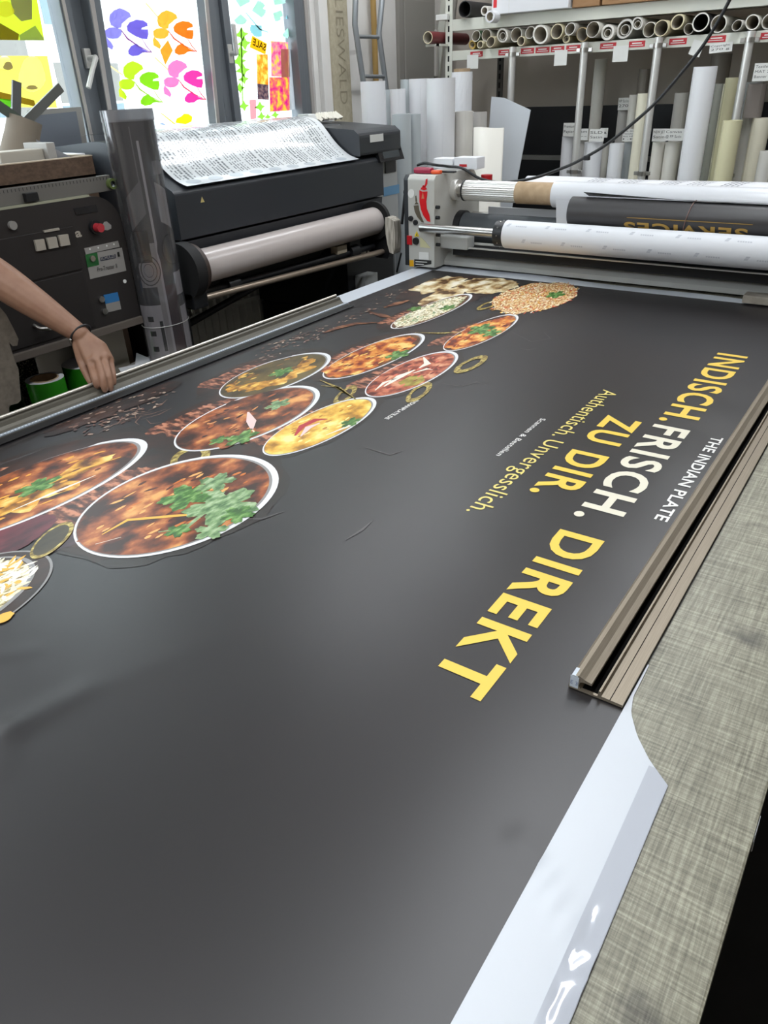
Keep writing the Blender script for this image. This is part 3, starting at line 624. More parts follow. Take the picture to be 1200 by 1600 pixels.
# grains in the near-left glass bowl
c10 = (-1.105, .345); CP[2].poly(ell(c10, .115, .185, 60), rimd); CP[3].poly(ell(c10, .112, .180, 60), potdark); CP[4].poly(ell(c10, .088, .150, 60, w=.1), ricef); ringp((c10[0] - .008, c10[1] - .008), .102, .168, .97, rimd, 5)
specks(c10, .088, .155, 330, [gr[3], gr[0], whip, gr[1]], .020, .0045, 6, R)
CP[6].poly(ell((-.998, .388), .012, .016, 16, w=.3), gr[1])
# dark red side plates and a steel spoon between
CP[1].poly(ell((-1.21, .50), .05, .12, w=.1), fm('beet', [(.35, '3a1620'), (.6, '6a2a34')], 12)); CP[1].poly(ell((-1.12, .62), .035, .10, w=.1), fm('plum', [(.35, '2c1c22'), (.6, '4a3038')], 12)); CP[6].poly(ell((-1.135, .565), .026, .062, 40, th=.5), fm('spoon_back', [(.3, '2a2418'), (.6, '4c4228')], 8)); ringp((-1.135, .565), .026, .062, .82, brass, 7, .5)
# texture strokes inside the bowls
for k, ms, n_ in ((3, [mat('print_s1', 'f0c868', .36), mat('print_s2', '7a2c10', .36), mat('print_s3', 'd88a30', .36)], 150), (5, [mat('print_s4', 'e8c058', .36), mat('print_s5', '8a5a1a', .36)], 90), (2, [mat('print_s6', 'e07a28', .36), mat('print_s7', '6a1c0c', .36), mat('print_s8', 'f0a850', .36)], 110),
               (4, [mat('print_s9', 'd8705a', .36), mat('print_t1', '7c281c', .36)], 110), (6, [mat('print_t2', 'd49050', .36), mat('print_t3', '3c160a', .36), mat('print_t4', 'a8541e', .36)], 150), (7, [mat('print_t5', 'fbe48e', .36), mat('print_t6', 'b87c20', .36)], 100), (8, [mat('print_t7', 'e8a43c', .36), mat('print_t8', '6a3410', .36)], 110), (9, [mat('print_t9', 'c8702c', .36), mat('print_u1', '4a1c0c', .36), mat('print_u2', 'e8a860', .36)], 170)):
    c = B[k]; specks((c[0] - c[2] * .04, c[1] - c[3] * .05), c[2] * .74, c[3] * .74, n_ // 3, ms, .015, .0055, 6, R, 1.4)
# garnish
def pz(x, y): v = at(x, y, 'z', TZ); return (v.x, v.y)
for (x, y), s, a, m in (((440, 583), .048, .5, leafm), ((622, 556), .055, .2, leafm), ((752, 516), .07, .6, leafm), ((768, 522), .05, 2., leafm), ((435, 634), .045, .4, leafl), ((60, 762), .055, .2, leafm), ((700, 482), .045, .2, leafm), ((648, 484), .04, .2, leafm), ((868, 462), .06, .3, leafm), ((378, 686), .052, 1., leafm), ((548, 662), .035, 1., leafm), ((342, 690), .03, 1., leafm)):
    leaf(pz(x, y), s, a, m, 7)
for (x, y), s, a, m, st in (((348, 792), .078, .3, leafl, .95), ((292, 778), .062, 1.5, leafm, .8), ((338, 756), .046, .8, leafl, .8), ((330, 832), .034, .9, leafl, .9), ((278, 832), .026, .6, leafm, .9), ((372, 806), .036, 1.7, leafm, .9)):
    leaf(pz(x, y), s, a, m, 7, st)
strip([pz(248, 834), pz(290, 828), pz(330, 795), pz(352, 770)], .006, leafl, 7)
for P_, w_, m_ in (([(600, 606), (625, 590), (648, 580)], .010, whip), ([(655, 577), (668, 570), (662, 560)], .010, whip), ([(645, 585), (668, 578), (676, 580)], .006, whip), ([(586, 612), (600, 600), (622, 592)], .005, whip), ([(461, 683), (472, 668), (494, 658), (512, 657)], .011, redp), ([(470, 684), (482, 670), (500, 663)], .008, pinkp), ([(388, 646), (393, 660), (394, 674)], .012, pinkp), ([(393, 672), (400, 680)], .010, gr[0]), ([(510, 682), (545, 668), (560, 660)], .004, whip), ([(0, 790), (60, 765), (130, 735), (190, 716)], .006, gr[1]), ([(20, 800), (90, 770), (150, 745)], .004, whip), ([(160, 838), (200, 815), (280, 808), (310, 806)], .006, gr[1]), ([(150, 853), (190, 842)], .003, whip)):
    strip([pz(*q) for q in P_], w_, m_, 7)
CP[6].poly([pz(*q) + (0,) for q in ((622, 600), (640, 590), (660, 588), (664, 596), (650, 604), (630, 606))], fm('lemon', [(.4, '8a7a28'), (.6, 'b0a048')], 30)); CP[6].poly(ell(pz(630, 583), .010, .022, 24, w=.2), fm('date', [(.4, '5a1a14'), (.6, '8a4430')], 30))
# brass handles
for (x, y), a, b, th in (((298, 716), .040, .060, .5), ((736, 570), .026, .085, 0), ((655, 614), .022, .075, .2), ((540, 618), .020, .07, .3), ((762, 478), .022, .07, 0)):
    ringp(pz(x, y), a, b, .60, brass, 2, th)
strip([pz(648, 521), pz(690, 522), pz(725, 520)], .006, brass, 5); strip([pz(500, 595), pz(530, 608), pz(560, 628)], .006, brass, 3); strip([pz(502, 604), pz(526, 606), pz(556, 626)], .004, brass, 3)
# cinnamon, spice and seed scatter along the left
for P_ in ([(505, 522), (530, 513), (556, 507), (590, 505)], [(640, 470), (622, 475), (600, 482)], [(575, 488), (600, 495), (612, 498)]):
    strip([pz(*q) for q in P_], .016, fm('cinnamon', [(.35, '3c2014'), (.5, '6e4028'), (.65, 'a87450')], 14, (1, 5, 1)), 3)
sp_ = [mat('print_seed%d' % i, c, .38) for i, c in enumerate(('6a4a40', '8a6a5a', '4a3430', '9a8274', 'b09a88'))]
for (x, y), a, b, n_ in (((560, 495), .03, .12, 30), ((480, 528), .05, .15, 60), ((440, 545), .05, .16, 40), ((200, 640), .06, .16, 60), ((130, 650), .06, .12, 26), ((610, 465), .05, .12, 20), ((170, 665), .03, .08, 20)):
    specks(pz(x, y), a, b, n_, sp_, .010, .004, 3, R)
for (x, y) in ((155, 652), (110, 668), (215, 628), (250, 612)): CP[2].poly(ell(pz(x, y), .03, .07, 30, w=.35, seed=x), potdark)
for k in range(12):
    c = pz(205 + (k % 4) * 8, 645 + (k % 3) * 6); q = k * .55; strip([(c[0], c[1]), (c[0] + .03 * math.cos(q), c[1] + .05 * math.sin(q)), (c[0] + .05 * math.cos(q + .3), c[1] + .09 * math.sin(q + .3))], .0012, sp_[1], 3)
# thin printed wisps of steam
for P_ in ([(800, 520), (830, 535), (860, 530), (850, 520)], [(905, 455), (930, 462), (960, 458)], [(690, 600), (720, 605), (745, 598), (760, 602)], [(375, 812), (410, 812), (445, 800)], [(540, 845), (565, 830), (582, 815)], [(812, 545), (825, 548), (838, 545)], [(570, 700), (610, 712), (630, 705)]):
    strip([pz(*q) for q in P_], .003, glow, 0)
allm = MB(); CP = DUSK + CP
for i, q in enumerate(CP):
    on_sheet(q, .00030 + .00021 * i)
    k = len(allm.v); allm.v += q.v
    for f, mi, sm in zip(q.f, q.mi, q.sm): allm.f.append([a + k for a in f]); allm.mi.append(allm._m(q.ms[mi])); allm.sm.append(sm)
fp = allm.build('food_picture', ban, fixn=False); fp['label'] = 'printed picture of curry bowls, bread, rice and green herbs'

# ================================================================ CLAMP PROFILES
brz = mat('bronze_anodised', '8f8474', .48, metal=.6, col2='9b9080', scale=30, stretch=(40, .5, 1)); brl = mat('bronze_bright', 'c9beac', .22, metal=.95); grv = mat('groove_black', '0a0908', .9, spec=.1)
def profile(name, x0, y0, y1, flip, label, ruler):
    """x0: outer foot of the ridge; flip=+1 flange towards +x"""
    t = thing(name, (x0, (y0 + y1) / 2, TZ + .0025), label, 'metal rail', 'aluminium clamp rails along the banner')
    z0 = TZ + .0030; X = lambda d: x0 + flip * d
    # flat base with a slim tongue
    base = [(X(0), z0), (X(.070), z0), (X(.070), z0 + .004), (X(.043), z0 + .005), (X(.0415), z0 + .012), (X(.039), z0 + .012), (X(.038), z0 + .003), (X(0), z0 + .003)]
    MB().prism(base, y0, y1, brz).build('base_plate', t)
    rid = [(X(0), z0 + .003), (X(.001), z0 + .015), (X(.006), z0 + .0225), (X(.012), z0 + .024), (X(.020), z0 + .0205), (X(.029), z0 + .0185), (X(.0295), z0 + .0155), (X(.018), z0 + .0155), (X(.0145), z0 + .014), (X(.013), z0 + .008), (X(.016), z0 + .003)]
    MB().prism(rid, y0, y1, brz).build('ridge', t)
    MB().box(min(X(.017), X(.036)), max(X(.017), X(.038)), y0 + .004, y1, z0 + .003, z0 + .0035, grv).build('groove_lining', t)
    l = MB().box(min(X(.0535), X(.0545)), max(X(.0535), X(.0545)), y0, y1, z0 + .0044, z0 + .0050, grv); l.build('scored_line', t)
    return t, X, z0
pr, X, z0 = profile('clamp_rail', -.2265, .7035, 2.34, 1, 'bronze clamp rail lying along the right edge of the banner beside the slogan', False)
tape_w = mat('price_tag', 'c9d2dc', .5); mb = MB(); mb.box(X(.0015), X(.0125), .7027, .7035, z0 + .003, z0 + .021, tape_w); mb.box(X(.003), X(.011), .7027, .7185, z0 + .0222, z0 + .0229, tape_w)
put_text(mb, 'E 3', (X(.0025), .7024, z0 + .008), (1, 0, 0), (0, 0, 1), .009, .006, mat('tag_blue', '5a6f9a', .5)); mb.build('paper_tag', pr)
lt_ = thing('clamp_rail', (-1.685, 1.12, TZ + .003), 'dark olive clamp rail with a bright bead under the hand, left of the banner', 'metal rail', 'aluminium clamp rails along the banner')
y0_, y1_ = .10, 2.115; zb = TZ + .003
MB().prism([(-1.712, zb), (-1.640, zb), (-1.640, zb + .0015), (-1.663, zb + .0020), (-1.670, zb + .006), (-1.676, zb + .012), (-1.680, zb + .020), (-1.6855, zb + .0225), (-1.687, zb + .018), (-1.693, zb + .018), (-1.6935, zb + .024), (-1.703, zb + .024), (-1.709, zb + .012)], y0_, y1_, mat('olive_anodised', '57534a', .45, metal=.4)).build('rail_body', lt_)
MB().cyl((-1.6985, y0_, zb + .0255), (-1.6985, y1_, zb + .0255), .0042, mat('bead_silver', 'e8e2d8', .3, metal=.6), 16).build('bright_bead', lt_)
MB().box(-1.6925, -1.6875, y0_ + .001, y1_ - .001, zb + .0181, zb + .0186, grv).build('groove_lining', lt_)
rl = thing('steel_ruler', (-1.652, 1.1, TZ + .0046), 'thin pale ruler with tick marks lying against the left clamp rail', 'ruler')
MB().box(-1.6605, -1.6455, .08, 2.12, TZ + .0052, TZ + .0066, mat('ruler_grey', '8f98a2', .4)).build('blade', rl)
mb = MB(); tk = mat('tick_black', '202226', .5); tw_ = mat('tick_white', 'e6ebf0', .4)
for k in range(226): mb.box(-1.6560, -1.6520, .085 + k * .009, .0905 + k * .009, TZ + .0065, TZ + .0067, tw_)
for k in range(408):
    y = .085 + k * .005; L = .010 if k % 10 == 0 else (.0065 if k % 5 == 0 else .004); mb.box(-1.6458 - L * .6, -1.6458, y, y + .0012, TZ + .0065, TZ + .0067, tk)
for k in range(0, 20): put_text(mb, str(k * 10 + 10), (-1.6575, .085 + k * .1 + .07, TZ + .0068), (0, 1, 0), (-1, 0, 0), .008, .0035, tk)
mb.build('scale_marks', rl, fixn=False)
tag(MB().box(-1.639, -1.606, .08, 2.10, TZ + .0036, TZ + .0052, mat('shadow_black', '121213', .55)).build('rail_shadow_strip'), 'flat black strip standing for the rail shadow between the ruler and the printed bowls', 'strip')  # dark strip put in for the shadow along the left rail
tag(MB().box(-.445, -.05, 2.715, 2.775, TZ + .006, TZ + .032, mat('stone_bar', '9e978c', .8, col2='8c857a', scale=30), .003).build('weight_bar'), 'grey rough bar weighing down the far right end of the banner', 'bar')
# ================================================================ LAMINATOR at the far end of the table
lam = thing('laminator', (-1.70, 2.72, TZ), 'big grey roll laminator with a red pepper sticker across the far end of the table', 'laminator')
lg = mat('laminator_grey', 'b9b8b2', .45); lgd = mat('laminator_dark_side', '2c2f33', .45)
TL = TZ + .012
hp = [(2.72, TL), (3.10, TL), (3.10, 1.20), (3.04, 1.265), (2.735, 1.265), (2.72, 1.25)]
mb = MB().prism(hp, -1.772, -1.648, lg, 'x'); mb.build('side_housing', lam, bevel=.004)
MB().prism([(y, z) for y, z in hp], -1.792, -1.772, lgd, 'x').build('side_plate', lam, bevel=.004)
MB().prism(hp, .02, .14, lg, 'x').build('side_housing', lam, bevel=.004)
MB().box(-1.78, -1.66, 3.0, 3.1, TZ, TL, M['black']).build('foot', lam)
MB().prism([(2.80, TL), (3.20, TL), (3.20, .955), (2.83, .955), (2.80, .93)], -1.648, .02, mat('base_beam_grey', 'a9aaa6', .4), 'x').build('base_beam', lam)
MB().box(-1.60, .02, 2.79, 2.86, .958, .990, M['blackm']).build('nip_guard', lam)
MB().box(-1.60, .02, 2.775, 2.789, .990, .994, M['alu']).build('guard_lip', lam)
rub = mat('grey_rubber', '4d5256', .6)
MB().cyl((-1.625, 2.93, 1.045), (.02, 2.93, 1.045), .058, rub, 40).build('pressure_roller', lam)
MB().cyl((-1.648, 2.93, 1.045), (-1.620, 2.93, 1.045), .066, M['black'], 32).build('roller_bearing', lam)
# control details on the housing
ym = 2.7195
chr_ = mat('pepper_red', 'd0141e', .35); chg = mat('pepper_olive', '5b5344', .4); prt = mat('label_white', 'dcdcd8', .5); prtb = mat('label_black', '20211f', .5)
lp = lambda x, y, ox=600, oy=240, sc=4.: at(ox + x / sc, oy + y / sc, 'y', ym)
def sticker(name, polys, parent, nrm=(0, -1, 0), th=.0012, label=None):
    mb = MB()
    for pts, m, lf in polys:
        mb.poly([p + Vector(nrm) * (.0006 * lf + th) for p in pts], m, .0006 * lf + th, nrm)
    o = mb.build(name, parent)
    if label: o['label'] = label
    return o
P = lambda L_: [lp(x, y) for x, y in L_]
sticker('pepper_sticker', [(P([(222, 228), (240, 238), (272, 236), (270, 262), (264, 300), (268, 345), (284, 385), (290, 428), (270, 420), (248, 390), (232, 350), (222, 300)]), chr_, 0), (P([(228, 222), (246, 196), (270, 222), (252, 230), (240, 226)]), chr_, 0), (P([(246, 208), (258, 190), (262, 160), (272, 156), (270, 190), (258, 212)]), chr_, 0), (P([(235, 282), (243, 240), (252, 282)]), mat('pepper_mark', 'c07a5a', .4), 1)], lam, label='red chilli pepper decal')
sticker('pepper_sticker', [(P([(186, 325), (216, 322), (220, 350), (232, 390), (250, 430), (236, 428), (208, 395), (192, 360)]), chg, 0), (P([(190, 318), (204, 300), (218, 316)]), chg, 0), (P([(198, 300), (196, 265), (202, 262), (208, 300)]), chg, 0)], lam, label='olive chilli pepper decal')
sticker('round_label', [(P(blob((170, 250), 20, 28, wob=0)), prt, 0)], lam)
for c in ((170, 405), (200, 430), (202, 546)):
    a = lp(*c); MB().cyl(a, a - Vector((0, .008, 0)), .010 if c[1] < 500 else .014, M['black'], 20).build('knob', lam)
sticker('warning_label', [(P([(190, 518), (205, 484), (220, 518)]), mat('warn_yellow', 'e2c832', .4), 0), (P([(202, 512), (206, 496), (209, 512)]), prtb, 1)], lam)
a = lp(162, 540); MB().box(a.x - .012, a.x + .012, ym - .006, ym, a.z - .018, a.z + .018, M['red'], .002).build('power_switch', lam)
sticker('instruction_label', [(P([(226, 520), (250, 540), (294, 592), (226, 584)]), mat('cream_label', 'c8c49c', .5), 0)], lam)
sticker('instruction_label', [(P([(220, 615), (280, 618), (280, 665), (220, 660)]), prt, 0)], lam)
sticker('warning_label', [(P([(160, 665), (185, 665), (187, 705), (160, 705)]), mat('warn_orange', 'e0a820', .4), 0)], lam)
sticker('instruction_label', [(P([(190, 660), (296, 668), (296, 690), (240, 700), (190, 706)]), prtb, 0), (P([(198, 672), (270, 676), (270, 681), (198, 677)]), prt, 1), (P([(198, 688), (250, 690), (250, 695), (198, 693)]), prt, 1)], lam)
for (x, y) in ((325, 335), (325, 400), (328, 508), (328, 568), (362, 524)):
    a = at(600 + x / 4, 240 + y / 4, 'x', -1.648); MB().cyl(a, a + Vector((.016, 0, 0)), .007, M['black'], 14).build('bolt', lam)
a = at(604 + 170 / 4, 240 + 268 / 4, 'x', -1.80); MB().cyl((-1.792, 2.80, 1.19), (-1.84, 2.80, 1.19), .012, M['black'], 16).build('knob', lam)
MB().box(-1.648, -1.52, 2.765, 2.83, .985, 1.035, mat('motor_grey', 'b4b7b5', .5), .006).build('clamp_block', lam)
mb = MB().cyl((-1.648, 2.88, 1.196), (-1.625, 2.88, 1.196), .040, M['alu'], 32); mb.cyl((-1.625, 2.88, 1.196), (-1.60, 2.88, 1.196), .026, M['steel'], 32); mb.build('bearing', lam)
# upper shaft with its roll of film
sh = thing('film_roll', (-1.60, 2.88, 1.196), 'roll of white film on a fluted aluminium shaft, uppermost on the laminator', 'film roll')
mb = MB(); n = 60; vs = []
for xx in (-1.599, .015): vs += [(xx, 2.88 + math.cos(2 * PI * k / n) * (.0385 if k % 2 else .0365), 1.196 + math.sin(2 * PI * k / n) * (.0385 if k % 2 else .0365)) for k in range(n)]
mb.add(vs, [(k, (k + 1) % n, n + (k + 1) % n, n + k) for k in range(n)], M['alu']); mb.add(vs[:n], [list(range(n))], M['alu']); mb.build('shaft', sh)
MB().cyl((-1.5985, 2.88, 1.196), (-1.593, 2.88, 1.196), .041, M['black'], 32).build('end_ring', sh)
MB().cyl((-1.36, 2.88, 1.196), (.0, 2.88, 1.196), .0405, M['core'], 40, ri=.0388).build('core', sh)
MB().cyl((-1.205, 2.88, 1.196), (-.01, 2.88, 1.196), .047, M['whiteg'], 48, ri=.041).build('film', sh)
MB().prism([(2.832, 1.19), (2.8335, 1.19), (2.868, 1.045), (2.8665, 1.045)], -1.18, -.01, M['whiteg'], 'x').build('film_web', sh)
# lower front roll
fr = thing('foam_roll', (-1.31, 2.70, 1.07), 'thick roll of white printed backing paper on the front bar of the laminator', 'film roll')
MB().cyl((-1.70, 2.70, 1.072), (.06, 2.70, 1.072), .0165, M['steel'], 28).build('bar', fr)
mb = MB().cyl((-1.352, 2.70, 1.072), (-1.312, 2.70, 1.072), .047, M['black'], 36); mb.build('collar', fr)
for k in range(10):
    t = 2 * PI * k / 10; MB().cyl((-1.3335, 2.70 + .0465 * math.cos(t), 1.072 + .0465 * math.sin(t)), (-1.3335, 2.70 + .049 * math.cos(t), 1.072 + .049 * math.sin(t)), .003, M['steel'], 8).build('collar_screw', fr)
pap = mat('backing_paper', 'd4d6da', .5)
MB().cyl((-1.312, 2.70, 1.072), (0, 2.70, 1.072), .0505, pap, 56, ri=.04).build('paper', fr)
gy = mat('faint_grey_print', 'b4b7be', .5); mb = MB()
def wrap_text(mb, s, cx_, cy_, cz_, r, x, ang, w, h, m, mir=False):
    t = MB(); put_text(t, s, (0, 0, 0), (1, 0, 0), (0, 1, 0), w, h, m)
    def f(v):
        a = ang + v.y / r; return Vector((x + (w - v.x if mir else v.x), cy_ - r * math.cos(a), cz_ + r * math.sin(a)))
    t.map(f); k = len(mb.v); mb.v += t.v
    for q, mi, sm in zip(t.f, t.mi, t.sm): mb.f.append([b + k for b in q]); mb.mi.append(mb._m(t.ms[mi])); mb.sm.append(sm)
for k in range(8):
    for j, (a, o) in enumerate(((.75, 0), (-.35, .07))):
        x = -1.26 + k * .155 + o
        for q_ in range(6): mb.poly([(x + q_ * .0075 + u_, 2.70 - .0509 * math.cos(a + v_), 1.072 + .0509 * math.sin(a + v_)) for u_, v_ in ((0, 0), (.0055, 0), (.0055, .10), (0, .10))], gy)
        x = -1.30 + k * .155 + o
        mb.poly([(x + q[0], 2.70 - .0509 * math.cos(a + q[1]), 1.072 + .0509 * math.sin(a + q[1])) for q in ((0, 0), (.012, 0), (.02, .26), (.008, .26))], gy)
mb.build('faint_print', fr, fixn=False)['kind'] = 'stuff'
# black printed roll with the golden word, tied by a rubber band
br = thing('printed_roll', (-.75, 2.775, 1.13), 'rolled charcoal print with golden lettering held by a rubber band', 'banner roll')
char = mat('charcoal_vinyl', '3a393a', .42); cy_, cz_, r_ = 2.775, 1.155, .052
n = 90; vs = []; xs = (-1.09, .0)
for i in range(n + 1):
    t = -2.2 + i / n * (2 * PI + 1.1); rr = r_ - .0035 * i / n
    if i < 8: rr += 0
    for xx in lsp(xs[0], xs[1], 30): vs.append((xx, cy_ - math.cos(t) * rr, cz_ + math.sin(t) * rr + 0))
mb = MB(); mb.add(vs, [(i * 30 + j, i * 30 + j + 1, (i + 1) * 30 + j + 1, (i + 1) * 30 + j) for i in range(n) for j in range(29)], char, True)
mb.build('sheet', br)
# loose outer flap lifting at the upper left
mb = MB(); vs = []
for j, xx in enumerate(lsp(-1.045, .0, 40)):
    lift = .016 * max(0, 1 - (xx + 1.045) / .42) + .004 + .010 * max(0, (xx + .62) / .6)
    for k in range(6): q = k / 5; vs.append((xx, cy_ + .01 + .03 * (1 - q) - .028 * q, cz_ + r_ * .86 + lift * q + .004))
mb.add(vs, [(j * 6 + k, j * 6 + k + 1, (j + 1) * 6 + k + 1, (j + 1) * 6 + k) for j in range(39) for k in range(5)], char, True)
o = mb.build('flap', br); so = o.modifiers.new('s', 'SOLIDIFY'); so.thickness = .0008
gold = mat('print_gold', 'b08d44', .42); mb = MB()
def onroll(x, a, r=r_ + .0006): return (x, cy_ - r * math.cos(a), cz_ + r * math.sin(a))
xa, xb = at(982, 338, 'y', 2.74).x, at(1178, 350, 'y', 2.74).x
aa = -.08; AT = -.34
mb.add([onroll(x, a) for x in (xa, xb) for a in (aa, aa + .035)], [(0, 1, 3, 2)], gold); mb.build('gold_line', br, fixn=False)
mb = MB(); t = MB(); put_text(t, 'SERVICES', (0, 0, 0), (1, 0, 0), (0, 1, 0), .405, .042, gold, .03)
X0 = at(976, 352, 'y', 2.74).x
t = densify(t, 5); t.map(lambda v: Vector(onroll(X0 + .405 - v.x, AT - v.y / r_, r_ + .0009)))
t.build('gold_lettering', br, fixn=False)
xr = at(1075, 335, 'y', 2.74).x; pts = [Vector((xr + .010 * math.sin(k / 24 * PI), cy_ - (r_ + .0018) * math.cos(k * 2 * PI / 48), cz_ + (r_ + .0018) * math.sin(k * 2 * PI / 48))) for k in range(49)]
MB().tube(pts, .0012, mat('rubber_band', '8d6a60', .6), 6).build('rubber_band', br)
# proofs and printed sheets lying over the back of the machine
pb = thing('proof_sheets', (-.9, 3.0, 1.19), 'curled white printed sheets lying over the back of the laminator', 'paper')
mb = MB(); n1 = 16; vs = []
for i in range(n1 + 1):
    t = i / n1
    for xx in lsp(-1.38, .0, 24): vs.append((xx + t * -.06, 2.945 + t * .22, 1.205 + .028 * math.sin(t * PI * .8) + .002 * math.sin(xx * 9)))
mb.add(vs, [(i * 24 + j, i * 24 + j + 1, (i + 1) * 24 + j + 1, (i + 1) * 24 + j) for i in range(n1) for j in range(23)], M['white'], True)
o = mb.build('sheet', pb); so = o.modifiers.new('s', 'SOLIDIFY'); so.thickness = .0008
mb = MB(); dk = mat('print_text_grey', '5d6068', .6)
for c0 in (-1.17, -1.05, -.90, -.80, -.68):
    for k in range(4):
        x = c0 + k * .018
        for t0 in lsp(.25, .78, 9): mb.poly([(x + t0 * .12, 2.945 + t0 * .22, 1.2072 + .028 * math.sin(t0 * PI * .8) + .002 * math.sin(x * 9)), (x + .004 + t0 * .12, 2.945 + t0 * .22, 1.2072 + .028 * math.sin(t0 * PI * .8) + .002 * math.sin(x * 9)), (x + .010 + t0 * .12, 2.945 + (t0 + .05) * .22, 1.2072 + .028 * math.sin((t0 + .05) * PI * .8) + .002 * math.sin(x * 9)), (x + .006 + t0 * .12, 2.945 + (t0 + .05) * .22, 1.2072 + .028 * math.sin((t0 + .05) * PI * .8) + .002 * math.sin(x * 9))], dk)
mb.build('printed_lines', pb, fixn=False)['kind'] = 'stuff'
MB().box(-1.45, .0, 3.02, 3.08, 1.185, 1.20, M['alu'], .003).build('support_bar', lam)
MB().cyl((-1.648, 3.05, 1.06), (.02, 3.05, 1.06), .03, M['steel'], 24).build('rear_roller', lam)
wsh = MB().prism([(3.0, 1.02), (3.012, 1.02), (3.012, 1.12), (3.0, 1.12)], -1.55, .02, M['whiteg'], 'x'); wsh.build('film_web', lam)
# things on top of the housing
kn = thing('cutter_knife', (-1.70, 2.80, 1.265), 'red and orange cutter knife lying on top of the laminator housing', 'knife')
MB().box(-1.775, -1.692, 2.765, 2.795, 1.266, 1.288, mat('handle_crimson', '9a2040', .4), .008).build('handle', kn)
MB().box(-1.692, -1.650, 2.765, 2.79, 1.266, 1.280, mat('handle_orange', 'e0521c', .4), .006).build('slider', kn)
MB().box(-1.70, -1.60, 2.795, 2.815, 1.268, 1.276, M['black'], .003).build('blade_holder', kn)
for k, (x0, x1, m_) in enumerate(((-1.80, -1.70, M['white']), (-1.70, -1.585, M['white']))):
    b_ = thing('small_box', ((x0 + x1) / 2, 3.0, 1.265), ['small white card box on the laminator, the left one of a pair', 'small white card box with a red mark on the laminator'][k], 'box', 'small boxes on the laminator')
    MB().box(x0 + .004, x1 - .004, 2.96, 3.03, 1.2655, 1.305 + .005 * k, m_, .002).build('carton', b_)
    if k: MB().box(x0 + .03, x0 + .065, 2.9585, 2.96, 1.275, 1.285, M['red']).build('red_mark', b_)
es = thing('emergency_button', (-1.545, 3.04, 1.20), 'red mushroom push button on a black base behind the upper shaft', 'button')
a = at(762, 283, 'y', 3.04); es.location = (a.x, 3.04, 1.19)
MB().box(a.x - .03, a.x + .045, 3.015, 3.065, 1.19, a.z + .0, M['black'], .004).build('base', es); MB().cyl((a.x - .005, 3.04, a.z), (a.x - .005, 3.04, a.z + .025), .024, M['red'], 24).build('cap', es)
# black cable from the ceiling across to the housing
pts = [(-.38, 2.88, CZ)] + [tuple(at(x, y, 'y', 2.93)) for x, y in ((1140, 0), (1125, 28), (1098, 72), (1060, 120), (1025, 160), (985, 196), (950, 224), (925, 240), (895, 256), (870, 266), (835, 278), (800, 284), (780, 285), (750, 279), (722, 266), (700, 260))] + [tuple(at(x, y, 'y', 2.86)) for x, y in ((682, 258), (664, 255), (652, 258))]
def smooth(pts, n=6):
    P_ = [Vector(p) for p in pts]; out = []
    for i in range(len(P_) - 1):
        a, b, c, d = P_[max(i - 1, 0)], P_[i], P_[i + 1], P_[min(i + 2, len(P_) - 1)]
        for k in range(n):
            t = k / n; out.append(.5 * ((2 * b) + (c - a) * t + (2 * a - 5 * b + 4 * c - d) * t * t + (3 * b - a - 3 * c + d) * t ** 3))
    return out + [P_[-1]]
pts = [(p[0], p[1], max(p[2], 1.273)) if p[0] < -1.58 else p for p in pts]
cbl = thing('power_cable', (-1.1, 2.93, 1.27), 'black power cable hanging from above and drooping over the laminator', 'cable')
MB().tube(smooth(pts[:1] + pts[1:2], 2) + smooth(pts[1:]), .0055, M['black'], 10).build('cord', cbl)
a = at(916, 245, 'y', 2.93); MB().box(a.x - .008, a.x + .014, 2.922, 2.938, a.z - .012, a.z + .004, M['black'], .003).build('cable_clip', cbl)
# hand brush hanging on the left side plate
hb = thing('hand_brush', (-1.86, 2.80, 1.0), 'white bristled hand brush hanging on the dark side of the laminator', 'brush')
brm = mat('bristles', 'cfc8bc', .9, col2='8d867a', scale=120, stretch=(1, 1, .1))
P_ = [at(540 + x / 6.4, 180 + y / 6.4, 'y', 2.76) for x, y in ((490, 1015), (535, 1030), (575, 1060), (585, 1200), (582, 1340), (570, 1390), (530, 1370), (508, 1290), (492, 1180), (484, 1080))]
MB().poly([p - Vector((.034, .02, 0)) for p in P_], brm, .05, (0, -1, 0)).build('bristles', hb, bevel=.004)
a, b = at(628, 350, 'y', 2.80), at(633, 310, 'y', 2.80); c = at(620, 425, 'y', 2.80)
MB().tube([b + Vector((0, 0, .02)), a], .006, M['black']).build('handle', hb); MB().tube([at(627, 395, 'y', 2.79), c], .004, M['black']).build('hanging_wire', hb)

# ================================================================ SHELVING RACK at the back wall
RY = 4.30
rk = thing('shelving_rack', (-1.0, 4.5, 0), 'grey slotted steel shelving rack along the back wall holding rolls', 'shelf')
def upright(x, y):
    mb = MB().box(x - .022, x + .022, y - .002, y + .002, 0, 2.7, M['rack']); mb.box(x - .022, x - .018, y, y + .035, 0, 2.7, M['rack'])
    for k in range(54): mb.box(x - .006, x + .004, y - .0035, y - .0019, .1 + k * .048, .128 + k * .048, M['blackm'])
    mb.build('upright', rk)
upright(-2.505, RY); upright(.60, RY)
for x in (-2.42, .60): 
    mb = MB().box(x - .02, x + .02, 4.78, 4.79, 0, 2.7, mat('rack_dark', '55534f', .6) if 'rack_dark' not in MATS else MATS['rack_dark'])
    for k in range(54): mb.box(x - .007, x + .005, 4.778, 4.7801, .1 + k * .048, .130 + k * .048, M['blackm'])
    mb.build('upright', rk)
